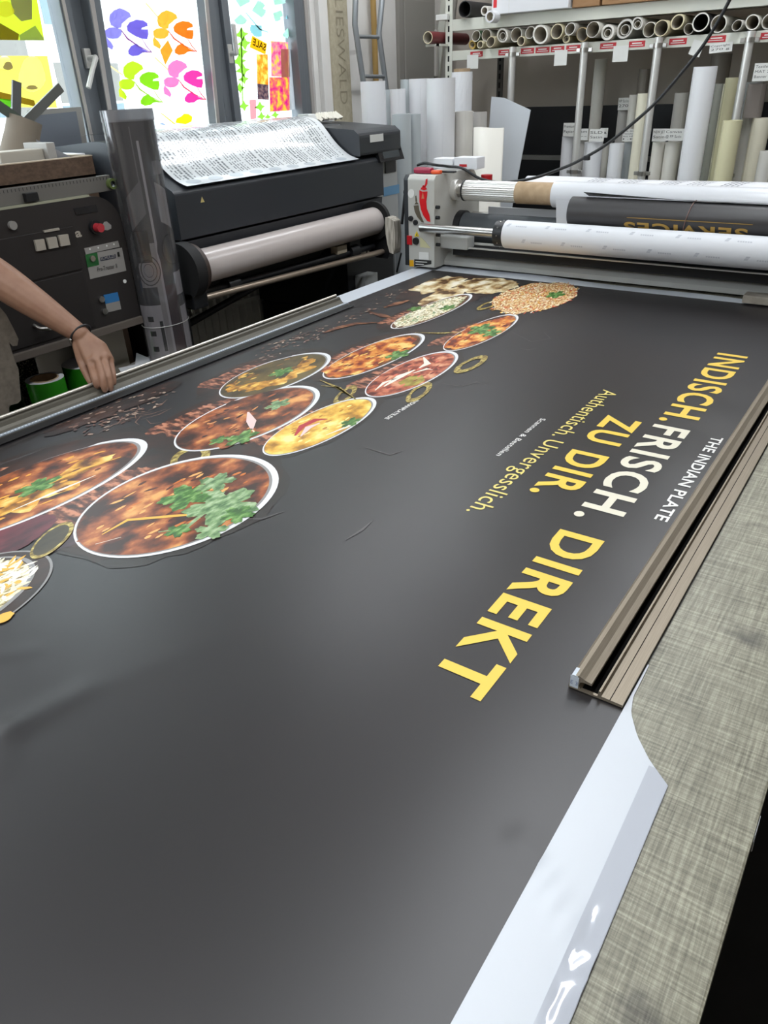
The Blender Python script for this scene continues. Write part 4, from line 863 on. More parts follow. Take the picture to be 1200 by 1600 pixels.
for z0, z1 in ((1.688, 1.735), (1.830, 1.885)): MB().box(-2.49, .60, RY, RY + .02, z0, z1, M['rack'], .002).build('beam', rk); MB().box(-2.49, .60, RY + .02, 4.80, z0 + .022, z0 + .030, M['rack']).build('shelf_board', rk)
MB().box(-2.49, .60, RY, 4.80, 2.40, 2.44, M['rack']).build('shelf_board', rk); MB().box(-2.49, .60, RY, 4.80, .10, .13, M['rack']).build('shelf_board', rk)
MB().box(-2.49, .60, 4.76, 4.80, 1.14, 1.165, mat('rack_bar', '6f6e6a', .5)).build('back_rail', rk)
# tie on pole level plus the poles clamped to the beam
for i, px_ in enumerate((801, 913, 1028.5, 1172)):
    x = at(px_, (82, 80, 70, 60)[i], 'y', RY - .03).x
    t = thing('divider_pole', (x, RY - .03, .13), ['shiny vertical pole clamped to the shelf beam, leftmost, near the tall white rolls', 'shiny vertical pole clamped to the shelf beam, second from the left', 'shiny vertical pole clamped to the shelf beam, third from the left', 'shiny vertical pole clamped to the shelf beam at the far right'][i], 'pole', 'divider poles on the rack')
    MB().cyl((x, RY - .03, .0), (x, RY - .03, 1.735), .019, M['alu'], 24).build('tube', t)
    for z in (1.70, 1.13):
        mb = MB().cyl((x, RY - .03, z - .010), (x, RY - .03, z + .010), .0235, M['steel'], 24, ri=.0195); mb.box(x - .042, x - .022, RY - .036, RY - .024, z - .009, z + .009, M['steel'], .002); mb.box(x + .022, x + .042, RY - .036, RY - .024, z - .009, z + .009, M['steel'], .002); mb.build('clamp', t)
# red shelf labels and paper tags
rdl = mat('label_red', 'b8212c', .5)
for k, (a, b) in enumerate(((735, 754), (779, 798), (814, 834), (837, 858), (861, 881), (885, 906), (938, 962), (983, 1007), (1046, 1072), (1105, 1133), (1189, 1212))):
    yy = 88 - (a - 735) * .0655; p, q = at(a, yy - 5, 'y', RY - .001), at(b, yy + 4.5 - (b - a) * .065, 'y', RY - .001)
    desc = ['leftmost, behind the first paper tag', 'second one, left of the first pole', 'just right of the first pole', 'fourth from the left', 'fifth from the left, behind a paper tag', 'sixth from the left, before the second pole', 'right of the second pole', 'left of the third pole', 'right of the third pole', 'above the clear wrapped roll', 'rightmost at the picture edge'][k]
    t = thing('shelf_label', ((p.x + q.x) / 2, RY, q.z), 'small red label on the lower shelf beam, ' + desc, 'label', 'red labels on the shelf beam')
    MB().box(p.x, q.x, RY - .0015, RY, 1.700, 1.726, rdl).build('card', t)
    mb = MB(); mb.box(p.x + .016, q.x - .016, RY - .0022, RY - .0015, 1.714, 1.719, prt); mb.box(p.x + .008, q.x - .008, RY - .0022, RY - .0015, 1.706, 1.709, prt); mb.build('printed_lines', t, fixn=False)
def note(px0, px1, py0, py1, y, name, label, group, lines, parent=None, tilt=0.):
    p, q = at(px0, py0, 'y', y), at(px1, py1, 'y', y); t = thing(name, ((p.x + q.x) / 2, y, q.z), label, 'note', group)
    c = Vector(((p.x + q.x) / 2, y, (p.z + q.z) / 2)); rt = Matrix.Rotation(tilt, 3, 'Y')
    f = lambda v: c + rt @ (v - c)
    MB().box(p.x, q.x, y - .0008, y, q.z, p.z, prt).map(f).build('card', t)
    if lines:
        mb = MB(); h = (p.z - q.z) / (len(lines) + .6)
        for i, s_ in enumerate(lines): put_text(mb, s_, (p.x + .06 * (q.x - p.x), y - .0012, p.z - h * (i + .95)), (1, 0, 0), (0, 0, 1), (q.x - p.x) * .82, h * .55, prtb)
        mb.map(f).build('handwriting', t, fixn=False)
    return t
G = 'paper tags hanging from the shelf beam'
note(730, 747, 86, 107, RY - .006, 'paper_tag', 'blank white paper tag hanging from the beam near the left upright', G, [])
note(867, 885, 79, 102, RY - .006, 'paper_tag', 'white paper tag hanging from the beam left of the second pole', G, [])
note(959, 980, 72, 96, RY - .006, 'paper_tag', 'white paper tag hanging from the beam between second and third poles', G, [])
note(1081, 1096, 64, 87, RY - .006, 'paper_tag', 'slanted white paper tag beside the black cable', G, [], tilt=.3)
note(1110, 1143, 68, 81, RY - .008, 'paper_tag', 'wide handwritten paper tag above the clear wrapped roll', G, ['Copyright', '270 g'], tilt=-.05)

# rolls lying on the lower shelf: (px, py of the end centre, radius px, colour, wall fraction, label)
cream = mat('cream_roll', 'd9cfae', .6); tan = mat('tan_roll', 'b09a72', .7); grn = mat('green_roll', '3f5a3c', .6); maroon = mat('maroon_roll', '6a1820', .4); yol = mat('yellow_roll', 'b8984a', .6); gw = mat('grey_white_roll', 'd2cfc8', .6); inn = mat('roll_inside', 'c2bbad', .8); ofw = mat('offwhite_roll', 'e2dfd6', .6); dkr = mat('dark_roll', '2c2b2d', .5)
SR = [(690, 57, 8.5, maroon, .14, 'maroon roll with a pale end sticking out past the left upright'), (754, 58, 8, grn, .1, 'green roll end on the lower shelf'), (746, 71, 6.5, yol, .35, 'small yellow roll end at the left of the lower shelf'),
      (757, 73, 5.5, cream, .2, 'small cream roll end beside the yellow one'), (765, 64, 8, gw, .08, 'crumpled grey white roll end beside the green one'), (774, 66, 8, cream, .12, 'cream roll end right of the crumpled one'), (786, 64, 10, ofw, .25, 'white double wound roll end left of the first pole'),
      (807, 63, 10, ofw, .1, 'wide open off white roll end above the first pole'), (824, 66, 6.5, cream, .15, 'small cream roll end low beside the open one'), (837, 63, 9, gw, .12, 'grey cream roll end right of the first pole'), (853, 54, 13.5, ofw, .2, 'large white roll end resting high on the others'),
      (859, 60, 10.5, cream, .14, 'cream roll end in front of the large white one'), (874, 66, 6, cream, .3, 'small cream roll end beneath the tan one'), (880, 52, 9, gw, .15, 'grey roll end behind the tan one'), (887, 57, 10, tan, .1, 'tan roll end left of the second pole'), (915, 61, 11, ofw, .07, 'wide flat white roll end above the second pole'),
      (948, 57, 10.5, ofw, .3, 'white roll end with a loose inner coil'), (984, 48, 14, gw, .22, 'large grey roll with a thick wall'), (1003, 39, 9, gw, .25, 'grey roll end lying on top of its neighbours'), (1007, 54, 10.5, ofw, .1, 'white roll end below the grey one on top'),
      (1031, 51, 11, cream, .1, 'pale yellow roll end with a crumpled rim'), (1047, 42, 11, cream, .18, 'cream roll end lying high above the third pole'), (1072, 50, 8, gw, .1, 'flattened grey roll end right of the third pole'), (1086, 47, 13, dkr, .15, 'white roll with a dark inner lining'), (1121, 44, 12, ofw, .12, 'white roll end right of the cable'), (1150, 49, 8, gw, .1, 'flattened dark lined roll end near the right'),
      (1176, 41, 11, ofw, .14, 'white roll end near the right edge'), (1199, 40, 11, gw, .14, 'grey white roll end cut by the picture edge')]
SP = []
for k, (x, y, r, m_, wl_, lb) in enumerate(SR):
    yy = RY - (.14 if k == 0 else .045) + (k * 7 % 5) * .012; c = at(x, y, 'y', yy); rr = r / FPX * (c - EYE).dot(r2)
    if k == 0: c.x = -2.530 - rr
    SP.append([c.x, max(c.z, 1.7365 + rr) if k else c.z, rr, yy])
for _ in range(400):                                  # let neighbouring rolls rest against each other instead of crossing
    for i in range(1, len(SP)):
        for j in range(i + 1, len(SP)):
            a, b = SP[i], SP[j]; dx, dz = b[0] - a[0], b[1] - a[1]; d = math.hypot(dx, dz); o_ = a[2] + b[2] + .001 - d
            if o_ > 0: a[0] -= dx / d * o_ * .5; a[1] -= dz / d * o_ * .5; b[0] += dx / d * o_ * .5; b[1] += dz / d * o_ * .5
    for q in SP[1:]: q[1] = min(max(q[1], 1.7365 + q[2]), 1.826 - q[2]) if q[2] < .044 else 1.7365 + q[2]
for k, (x, y, r, m_, wl_, lb) in enumerate(SR):
    cx_, cz2, rr, yy = SP[k]; c = Vector((cx_, yy, cz2)); dx_ = 0 if k else -.02
    o = MB().cyl((c.x, yy, c.z), (c.x + dx_, yy + .46, c.z + .001), rr, m_, 28, ell=((1, 1), (1, .86), (.9, 1), (1, .94))[k % 4], ri=rr * (1 - wl_), m2=inn if m_ is not dkr else dkr, mcap=cream if k == 0 else (ofw if m_ in (dkr, grn) else m_))
    if wl_ >= .22: o.cyl((c.x, yy + .004, c.z - rr * .1), (c.x, yy + .44, c.z - rr * .1), rr * .52, m_, 24, ri=rr * .45, m2=inn)
    o = o.build('paper_roll'); tag(o, lb + (' on the lower shelf' if 'lower shelf' not in lb and len(lb.split()) < 12 else ''), 'roll', 'rolls lying on the lower shelf')
# upper shelf: tubes and boxes
for k, (x, y, r, m_, lb) in enumerate(((726, 22, 11, dkr, 'black rolled film lying on the upper shelf beside the left upright'), (757, 22, 6.5, ofw, 'small white tube end on the upper shelf behind the white box'), (779, 27, 8, M['white'], 'white tube end hanging out over the upper beam below the white box'))):
    c = at(x, y, 'y', RY - .03); rr = r / FPX * (c - EYE).dot(r2)
    tag(MB().cyl((c.x, RY - .03 if k < 2 else RY - .13, max(c.z, 1.887 + rr) if k < 2 else c.z), (c.x + .0, RY + .45 if k < 2 else RY - .064, max(c.z, 1.887 + rr) if k < 2 else c.z), rr, m_, 28, ri=rr * (.9 if k == 0 else .7), m2=inn if k else dkr).build('paper_roll'), lb, 'roll', 'rolls on the upper shelf')
bx = [(768, 890, 20, -40, M['white'], 'white carton with red print on the upper shelf', 'w'), (893, 938, 22, -40, M['card'], 'brown carton with a white sheet on its front on the upper shelf', 'b'), (940, 1085, 12, -60, M['card'], 'wide brown carton behind the cable on the upper shelf', ''), (1088, 1230, 0, -70, mat('card_dark', '8a6a4c', .85), 'darker brown carton at the right of the upper shelf', '')]
for k, (a, b, yb, yt, m_, lb, f_) in enumerate(bx):
    yy = RY - (.06 if f_ == 'w' else .03); p, q = at(a, yb, 'y', yy), at(b, yb, 'y', yy); z0 = 1.886
    t = thing('carton', ((p.x + q.x) / 2, RY + .2, z0), lb, 'box', 'cartons on the upper shelf')
    MB().box(p.x, q.x - .01, yy, RY + .36, z0, z0 + .30, m_, .003).build('box_body', t)
    if f_ == 'w':
        mb = MB().box(p.x + .01, p.x + .03, yy - .001, yy, z0 + .03, z0 + .08, chr_); mb.box(q.x - .13, q.x - .06, yy - .001, yy, z0 + .045, z0 + .09, chr_); mb.box(p.x + .10, p.x + .102, yy - .001, yy, z0, z0 + .3, M['alu']); mb.build('red_print', t)
    if f_ == 'b': MB().box(p.x + .02, q.x - .04, yy - .0012, yy, z0 + .05, z0 + .2, M['white']).build('white_sheet', t)
MB().box(-2.60, -2.505, RY - .10, RY - .09, SP[0][1] - SP[0][2] - .012, SP[0][1] - SP[0][2] - .001, M['rack']).build('bracket', rk); MB().box(-2.53, -2.51, RY - .10, RY, SP[0][1] - SP[0][2] - .012, SP[0][1] - SP[0][2] - .001, M['rack']).build('bracket', rk)
tag(MB().box(-2.575, -2.50, RY - .03, RY - .004, 1.885, 1.912, prt, .002).build('white_tag_block'), 'small white label holder on the left upright of the rack', 'label')
# dark boards against the back wall
tag(MB().box(-2.42, -.6, BY - .05, BY - .02, .05, 1.425, mat('navy_board', '16181d', .5)).build('dark_board'), 'big dark board leaning on the back wall behind the standing rolls', 'board')

# ---------------------------------------------------------------- standing rolls
wp = mat('roll_white', 'e4e5e8', .38); wp2 = mat('roll_cool_grey', 'bcc3c6', .35); wp3 = mat('roll_soft_grey', 'bab7b3', .45); ivo = mat('roll_ivory', 'e6e1cc', .5); ivy2 = mat('roll_yellowish', 'd8d3ae', .35); grt = mat('roll_taupe', '8f8880', .4)
def standing(a, b, top, y, m_, lb, z0=.1315, inner=.78, lean=0., tw=None, cat='roll', G_='rolls standing in the rack'):
    p, q = at(a, top, 'y', y), at(b, top, 'y', y); r = abs(q.x - p.x) / 2 * .97; x = (p.x + q.x) / 2; z = (p.z + q.z) / 2
    mb = MB().cyl((x + lean, y, z0), (x, y, z), r, m_, 40, ri=r * inner, m2=tw or m_)
    # free edge of the outermost turn
    t_ = -PI / 2 + .7 * (1 if (int(a) % 2) else -1); mb.box(x + lean * .5 + math.cos(t_) * r * .985 - .0012, x + lean * .5 + math.cos(t_) * r * .985 + .0012, y + math.sin(t_) * r * 1.012 - .001, y + math.sin(t_) * r * 1.012 + .001, z0 + .002, z - .001, m_) if not lean else None
    o = mb.build('standing_roll'); tag(o, lb, cat, G_); return o
GL = 'white rolls standing left of the rack'
standing(566, 599, 127, 3.62, wp, 'tall white standing roll next to the printer, in front of the ladder', 0, G_=GL)
standing(598, 613, 140, 3.86, wp2, 'slim grey white standing roll behind the ladder foot', 0, G_=GL)
standing(611, 632, 139, 3.80, wp, 'slim white standing roll right of the ladder foot', 0, G_=GL)
standing(627, 645, 124, 3.98, wp2, 'tall grey white standing roll half hidden by a wider one', 0, G_=GL)
standing(641, 669, 123, 3.88, wp, 'tall white standing roll left of the widest one', 0, G_=GL)
standing(669, 709, 122, 3.74, wp, 'widest and tallest white standing roll in the middle of the group', 0, G_=GL)
standing(614, 640, 178, 3.52, wp2, 'lower greenish white standing roll beside the printer panel', 0, G_=GL)
standing(638, 656, 178, 3.61, wp2, 'lower slim standing roll behind the laminator housing edge', 0, G_=GL)
cr_ = thing('standing_roll', at(722, 300, 'y', 4.02), 'white standing roll with a crumpled wrapper and brown core end', 'roll', GL); cr_.location.z = 0
p, q = at(708, 113, 'y', 4.04), at(736, 113, 'y', 4.04); r = (q.x - p.x) / 2; cr_.location = ((p.x + q.x) / 2, 4.04, 0)
mb = MB(); N = 48; H = 60; vs = []
for j in range(H + 1):
    z = p.z * j / H
    for k in range(N):
        t = 2 * PI * k / N; w = 1 + (.12 * abs(noise.noise(Vector((math.cos(t) * 2.2, math.sin(t) * 2.2, z * 14)))) if z > 1.25 else 0); vs.append(((p.x + q.x) / 2 + math.cos(t) * r * w, 4.04 + math.sin(t) * r * w, z))
mb.add(vs, [(j * N + k, j * N + (k + 1) % N, (j + 1) * N + (k + 1) % N, (j + 1) * N + k) for j in range(H) for k in range(N)], wp); mb.build('wrapper', cr_)
MB().cyl(((p.x + q.x) / 2, 4.04, .01), ((p.x + q.x) / 2, 4.04, p.z + .015), r * .8, M['core'], 32, ri=r * .62).build('core', cr_)
standing(711, 738, 174, 3.84, gw, 'pale grey standing roll in front of the crumpled one', 0, G_=GL)
standing(739, 760, 175, 4.02, wp3, 'short dull grey standing roll right of the crumpled one', 0, G_=GL)
# half open white sheet roll and tall loose sheet
hs = MB(); p = at(740, 198, 'y', 3.82); q = at(781, 198, 'y', 3.82); W_ = q.x - p.x; n = 24; vs = []
for k in range(n + 1):
    t = k / n; x = p.x + W_ * t; y = 3.82 - .05 * math.sin(t * PI) + .05 * t
    vs += [(x - .012 * t, y, .0), (x, y, p.z - .004 + .004 * math.sin(t * 5))]
hs.add(vs, [(2 * k, 2 * k + 2, 2 * k + 3, 2 * k + 1) for k in range(n)], ofw, True); o = hs.build('curled_sheet'); so = o.modifiers.new('s', 'SOLIDIFY'); so.thickness = .003
tag(o, 'half open curled white sheet standing below the leaning poster', 'paper')
mb = MB(); ys_ = 4.10; A = [at(x, y, 'y', ys_) for x, y in ((768, 151), (788, 153), (829, 172), (798, 275))]; L_ = at(760, 275, 'y', ys_)
mb.poly([A[0], A[1], A[2], A[3] + Vector((-.04, 0, -.5)), L_ + Vector((-.04, 0, -.5))], mat('poster_white', 'c9ced4', .3), .004, (0, -1, 0)); o = mb.build('poster_sheet')
tag(o, 'large glossy white sheet leaning with a slanted top corner behind the first pole', 'paper')
GR = 'rolls standing in the rack'
yA, yB, yC = 4.36, 4.48, 4.64
def tagnote(a, b, t, bt, y, label, lines): return note(a, b, t, bt, y, 'handwritten_note', label, 'handwritten notes on the standing rolls', lines)
standing(879, 898, 213, yB, wp, 'short white roll under the leftmost handwritten note')
tagnote(881, 899, 192, 213, yB - .05, 'handwritten note on the short white roll left of the second pole', ['Premium', 'Papier'])
standing(899, 919, 219, yB, wp3, 'dull grey roll just behind the second pole')
tagnote(903, 918, 201, 219, yB - .055, 'small pale note on the dull grey roll behind the second pole', ['mm', '---'])
standing(930, 949, 92, yC, ofw, 'very tall thin white roll right of the second pole')
standing(914, 942, 222, yA, wp, 'white roll with two notes right of the second pole')
tagnote(922, 943, 202, 221, yA - .058, 'handwritten note at the foot of the very tall thin roll', ['SLD', 'Satin'])
tagnote(938, 949, 200, 215, yC - .13, 'narrow note half hidden behind another note', ['a'])
standing(941, 952, 225, yB + .02, ofw, 'slim off white roll with a blue band'); 
standing(953, 976, 224, yA, wp, 'plain white roll left of the third pole')
standing(976, 992, 222, yB, wp2, 'greyish roll under a note left of the third pole')
tagnote(974, 994, 202, 221, yB - .05, 'handwritten four line note left of the third pole', ['SAL 3020', 'Newline', 'Bild HFT', '1.8'])
standing(966, 984, 172, yC, wp3, 'grey roll with a small note at its top'); tagnote(967, 983, 153, 172, yC - .055, 'small grey handwritten note high behind the cable', ['HP Scrim', '270'])
standing(984, 998, 148, yB + .10, ofw, 'off white roll standing just left of the ivory one')
standing(997, 1017, 146, yA, ivo, 'ivory roll left beside the third pole')
standing(999, 1016, 108, yC + .03, grt, 'tall taupe roll behind the ivory one')
standing(1020, 1040, 222, yA + .03, ofw, 'short off white roll right of the third pole'); standing(1040, 1063, 222, yA + .02, ofw, 'short pale roll left of the clear wrapped one')
tagnote(1021, 1040, 201, 221, yA - .03, 'handwritten note right of the third pole', ['NEW JET', 'Satin'])
tagnote(1040, 1067, 201, 220, yA - .05, 'wide handwritten note left of the clear wrapped roll', ['Canvas', '@ PP Satin'])
standing(1055, 1078, 145, yC, gw, 'grey white roll behind the short notes, left of the wrapped one')
standing(1062, 1070, 260, yA - .06, ofw, 'very short thin roll at the foot of the clear wrapped one')
o = standing(1084, 1122, 104, 4.20, wp, 'large white roll wrapped in clear film right of the notes', 0)
standing(1112, 1145, 84, yC + .04, grt, 'tall taupe roll behind the clear wrapped one')
standing(1110, 1131, 131, yA - .02, mat('silver_film_roll', 'b9bdb6', .15, metal=.5), 'silvery film roll right of the clear wrapped one')
standing(1126, 1140, 131, yA + .17, ivo, 'slim ivory roll behind the silvery one')
standing(1134, 1163, 121, yB - .02, ivy2, 'pale yellow green roll with an upper step')
standing(1130, 1161, 188, yA - .19, ivy2, 'pale yellow roll in front of the stepped one', 0)
standing(1150, 1166, 223, yB + .09, M['card'], 'brown cardboard tube between pale rolls', inner=.9)
standing(1160, 1184, 182, yB, gw, 'grey white roll right of the brown tube')
standing(1164, 1192, 128, yC, M['white'], 'white roll standing behind the smoky one')
standing(1169, 1200, 131, yA + .02, mat('smoky_film_roll', '8f8782', .15), 'smoky clear film roll near the right edge', z0=at(1191, 184, 'y', yA + .02).z + .001)
standing(1176, 1206, 184, yA + .02, ivo, 'cream roll below the smoky film roll at the right edge')
standing(1187, 1214, 236, yA - .13, gw, 'short grey white roll in the lower right corner of the rack', 0)
standing(1088, 1106, 291, 4.05, mat('clear_cup_roll', 'a9a693', .2), 'short clear tube end at the foot of the silvery roll', 0)
note(1180, 1212, 99, 126, RY - .02, 'handwritten_note', 'handwritten note above the smoky film roll at the right edge', 'handwritten notes on the standing rolls', ['Textile 200', 'MAT 200', 'Banner A0'])

# ================================================================ LARGE FORMAT PRINTER
pt = thing('large_format_printer', (-2.55, 2.5, 0), 'black wide format printer by the window with a paper print draped over its cover', 'printer')
pd = mat('printer_charcoal', '303338', .42); pd2 = mat('printer_black', '17181b', .4); pg = mat('printer_panel_grey', 'a3a5a4', .5); pm = mat('printer_recess', '4a4b48', .6)
Y0, Y1 = 1.88, 3.17
cover = [(-2.205, 1.275), (-2.215, 1.285), (-2.33, 1.340), (-2.40, 1.395), (-2.45, 1.430), (-2.60, 1.440), (-2.86, 1.42), (-2.86, 1.12), (-2.205, 1.12)]
MB().prism(cover, Y0, Y1, pd).build('front_cover', pt, bevel=.006)
MB().prism([(-2.215, 1.112), (-2.86, 1.112), (-2.86, 1.0), (-2.30, 1.0), (-2.225, 1.035)], Y0, Y1, mat('printer_charcoal_low', '292b2f', .45)).build('lower_cover', pt, bevel=.004)
MB().prism([(-2.30, .998), (-2.86, .998), (-2.86, .80), (-2.44, .86)], Y0, Y1 - .12, pm).build('paper_guide', pt)
hs_ = [(-2.20, 1.305), (-2.20, 1.390), (-2.23, 1.412), (-2.88, 1.452), (-2.88, 1.305)]
MB().prism(hs_, 2.985, 3.318, pd).build('right_cover', pt, bevel=.012)
MB().prism([(-2.34, 1.33), (-2.41, 1.385), (-2.46, 1.42), (-2.88, 1.43), (-2.88, 1.30), (-2.34, 1.30)], 2.86, 2.984, pd2).build('hinge_cover', pt, bevel=.006)
a, b = at(578, 211, 'x', -2.199), at(599, 220, 'x', -2.199); MB().box(-2.2, -2.198, a.y, b.y, b.z, a.z, prt).build('name_label', pt)
MB().box(-2.90, -2.25, 2.95, 3.36, .90, 1.305, pg, .004).build('side_panel', pt)
a, b = at(586, 229, 'x', -2.22), at(624, 248, 'x', -2.22)
mb = MB().prism([(-2.25, a.z + .004), (-2.215, a.z), (-2.19, b.z), (-2.25, b.z)], a.y - .0, b.y, pd2); mb.build('control_panel', pt, bevel=.004)
MB().poly([(-2.2085, a.y + .035, a.z - .012), (-2.2085, b.y - .03, a.z - .012), (-2.1945, b.y - .03, b.z + .012), (-2.1945, a.y + .035, b.z + .012)], mat('lcd', '4c5154', .2), .002, (1, 0, .2)).build('display', pt)
a, b = at(601, 251, 'x', -2.249), at(618, 268, 'x', -2.249); MB().box(-2.25, -2.245, a.y, b.y, b.z, a.z, pd2, .002).build('port_cover', pt)
a, b = at(599, 293, 'x', -2.249), at(622, 302, 'x', -2.249); MB().box(-2.25, -2.2475, a.y, b.y + .01, b.z, a.z, mat('stripe_blue', '5f8fb4', .4)).build('blue_stripe', pt)
a = at(316, 312, 'x', -2.204); MB().poly([a + Vector((.0005, -.010, -.009)), a + Vector((.0005, .010, -.009)), a + Vector((.0005, 0, .010))], mat('warn_sticker', 'c8b878', .5), .0006, (1, 0, 0)).build('warning_label', pt)
# ink bay with two rows of cartridges
MB().box(-2.88, -2.27, 2.93, 3.33, .60, .90, pd2).build('ink_bay', pt); MB().box(-2.26, -2.245, 2.94, 3.32, .895, .905, pd2).build('ink_bay_trim', pt)
MB().box(-2.88, -2.262, 2.93, 3.33, .905, 1.10, pd2).build('ink_bay', pt)
beige = mat('cartridge_beige', 'a09684', .5)
for row, (zt, zb, n0, n1) in enumerate(((1.085, .985, 0, 6), (.945, .850, 1, 6))):
    for k in range(n0, n1):
        y = 2.965 + k * .058; ct = MB().box(-2.262, -2.252, y, y + .044, zb, zt, beige, .006).build('cartridge', pt); MB().box(-2.252, -2.2512, y + .012, y + .032, zt - .035, zt - .03, prtb).build('mark', ct)
MB().box(-2.30, -2.21, 2.99, 3.10, .70, .77, pg, .004).build('ink_module', pt)
MB().box(-2.86, -2.24, 2.92, 3.30, .12, .60, mat('stand_black', '101113', .5), .01).build('stand_leg', pt)
MB().box(-2.86, -2.30, 1.88, 1.94, .12, 1.0, pd2, .006).build('stand_leg', pt)
for y in (1.91, 3.15): MB().box(-2.90, -2.12, y - .03, y + .03, .05, .12, pd2, .006).build('foot', pt)
for z, x in ((.30, -2.36), (.42, -2.42)): MB().box(x - .02, x + .02, 1.78, 2.95, z, z + .035, pd2).build('stand_bar', pt)
MB().cyl(at(270, 520, 'x', -2.35), at(440, 425, 'x', -2.35), .014, pd2, 12).build('stand_strut', pt)
MB().cyl(at(330, 560, 'x', -2.45), at(560, 455, 'x', -2.45), .018, M['blackm'], 12).build('stand_bar', pt)
# take-up arms and bars
MB().prism([(-2.30, 1.10), (-2.16, 1.08), (-2.07, .90), (-2.09, .86), (-2.16, .86), (-2.30, .95)], 3.02, 3.06, pd2).build('arm', pt, bevel=.004)
a = Vector((-2.15, 1.80, 1.025)); MB().cyl((-2.15, 1.80, 1.03), (-2.15, 1.845, 1.03), .098, M['blackm'], 40).build('roll_flange', pt)
MB().cyl((-2.15, 1.845, 1.03), (-2.15, 1.87, 1.03), .088, mat('flange_brown', '3a2c26', .5), 40).build('roll_flange', pt)
MB().cyl((-2.15, 3.0, 1.03), (-2.15, 3.02, 1.03), .085, M['blackm'], 36).build('roll_flange', pt)
MB().box(-2.17, -2.10, 1.80, 1.87, .90, .96, pd2, .006).build('arm', pt)
MB().cyl(at(298, 471, 'x', -2.12), at(598, 393, 'x', -2.12), .0125, mat('bar_champagne', 'b6a696', .3, metal=.7), 20).build('tension_bar', pt)
MB().cyl((-2.16, 1.81, .94), (-2.16, 3.0, .915), .014, pd2, 16).build('drive_bar', pt); 
for f_ in (.20, .86): c = Vector((-2.16, 1.81 + 1.19 * f_, .94 - .025 * f_)); MB().cyl(c - Vector((0, .03, 0)), c + Vector((0, .03, 0)), .030, pd2, 20).build('drive_clamp', pt)
MB().box(-2.18, -2.14, 2.70, 2.77, .93, .965, beige, .003).build('clip', pt)
tr = thing('paper_supply_roll', (-2.15, 2.4, .97), 'pale glossy paper roll mounted under the front of the large printer', 'roll')
MB().cyl((-2.15, 1.871, 1.03), (-2.15, 2.999, 1.03), .060, mat('supply_paper', 'bdb4b0', .25), 48, ri=.04).build('paper', tr)
# printed sheet draped over the cover
ds = thing('printed_sheet', (-2.4, 2.4, 1.29), 'glossy white sheet full of lines of text draped over the printer cover', 'print')
cur = [(-2.202, 1.287), (-2.26, 1.306), (-2.33, 1.352), (-2.385, 1.405), (-2.425, 1.440), (-2.48, 1.456), (-2.56, 1.458), (-2.68, 1.452), (-2.84, 1.445)]
cur = [tuple(p) for p in smooth([(x, 0, z) for x, z in cur], 4)]; cl = [0]
for p, q in zip(cur, cur[1:]): cl.append(cl[-1] + math.hypot(q[0] - p[0], q[2] - p[2]))
def drape(s, y, up=0.):
    s = max(0, min(cl[-1] - 1e-6, s)); i = max(k for k in range(len(cl) - 1) if cl[k] <= s); t = (s - cl[i]) / (cl[i + 1] - cl[i]); p, q = cur[i], cur[i + 1]
    x, z = p[0] + (q[0] - p[0]) * t, p[2] + (q[2] - p[2]) * t; dx, dz = q[0] - p[0], q[2] - p[2]; l = math.hypot(dx, dz); w = .003 * math.sin(y * 6 + s * 8) * min(1, s * 6) + .009
    return Vector((x + dz / l * (up + w), y, z - dx / l * (up + w)))
shiny = mat('gloss_paper', 'e2e6e8', .14, spec=.6); mb = MB(); ns, ny = 40, 60; yend = lambda s: 2.975 + .0 * s
mb.add([drape(cl[-1] * i / ns, 1.94 + (yend(0) - 1.94) * j / ny) for i in range(ns + 1) for j in range(ny + 1)], [(i * (ny + 1) + j, i * (ny + 1) + j + 1, (i + 1) * (ny + 1) + j + 1, (i + 1) * (ny + 1) + j) for i in range(ns) for j in range(ny)], shiny, True)
o = mb.build('sheet', ds, fixn=False); 
ink = mat('ink_grey', '767c80', .2); rr_ = random.Random(5); mb = MB()
y = 1.96; col = 0
while y < 2.93:
    col += 1; s = .045 + .02 * rr_.random(); big = col % 11 in (3, 4)
    end = cl[-1] - .1 if rr_.random() < .8 else cl[-1] * .5
    while s < end:
        L = rr_.uniform(.004, .011)
        hh = .010 if big else .0062
        mb.add([drape(s, y, .0006), drape(s + L, y, .0006), drape(s + L, y + hh, .0006), drape(s, y + hh, .0006)], [(0, 1, 2, 3)], ink); s += L + rr_.choice((.0022, .0022, .0022, .009))
    y += (.021 if big else .0155) + (.014 if col % 5 == 0 else 0)
mb.build('printed_lines', ds, fixn=False)['kind'] = 'stuff'
mb = MB(); pal = mat('pale_watermark', 'c3cad0', .2)
for k in range(9): c_ = 2.0 + k * .11; mb.add([drape(.03 + .018 * math.sin(t), c_ + .035 * math.cos(t), .0005) for t in [2 * PI * q / 16 for q in range(16)]], [list(range(16))], pal)
mb.build('pale_picture', ds, fixn=False)['kind'] = 'stuff'
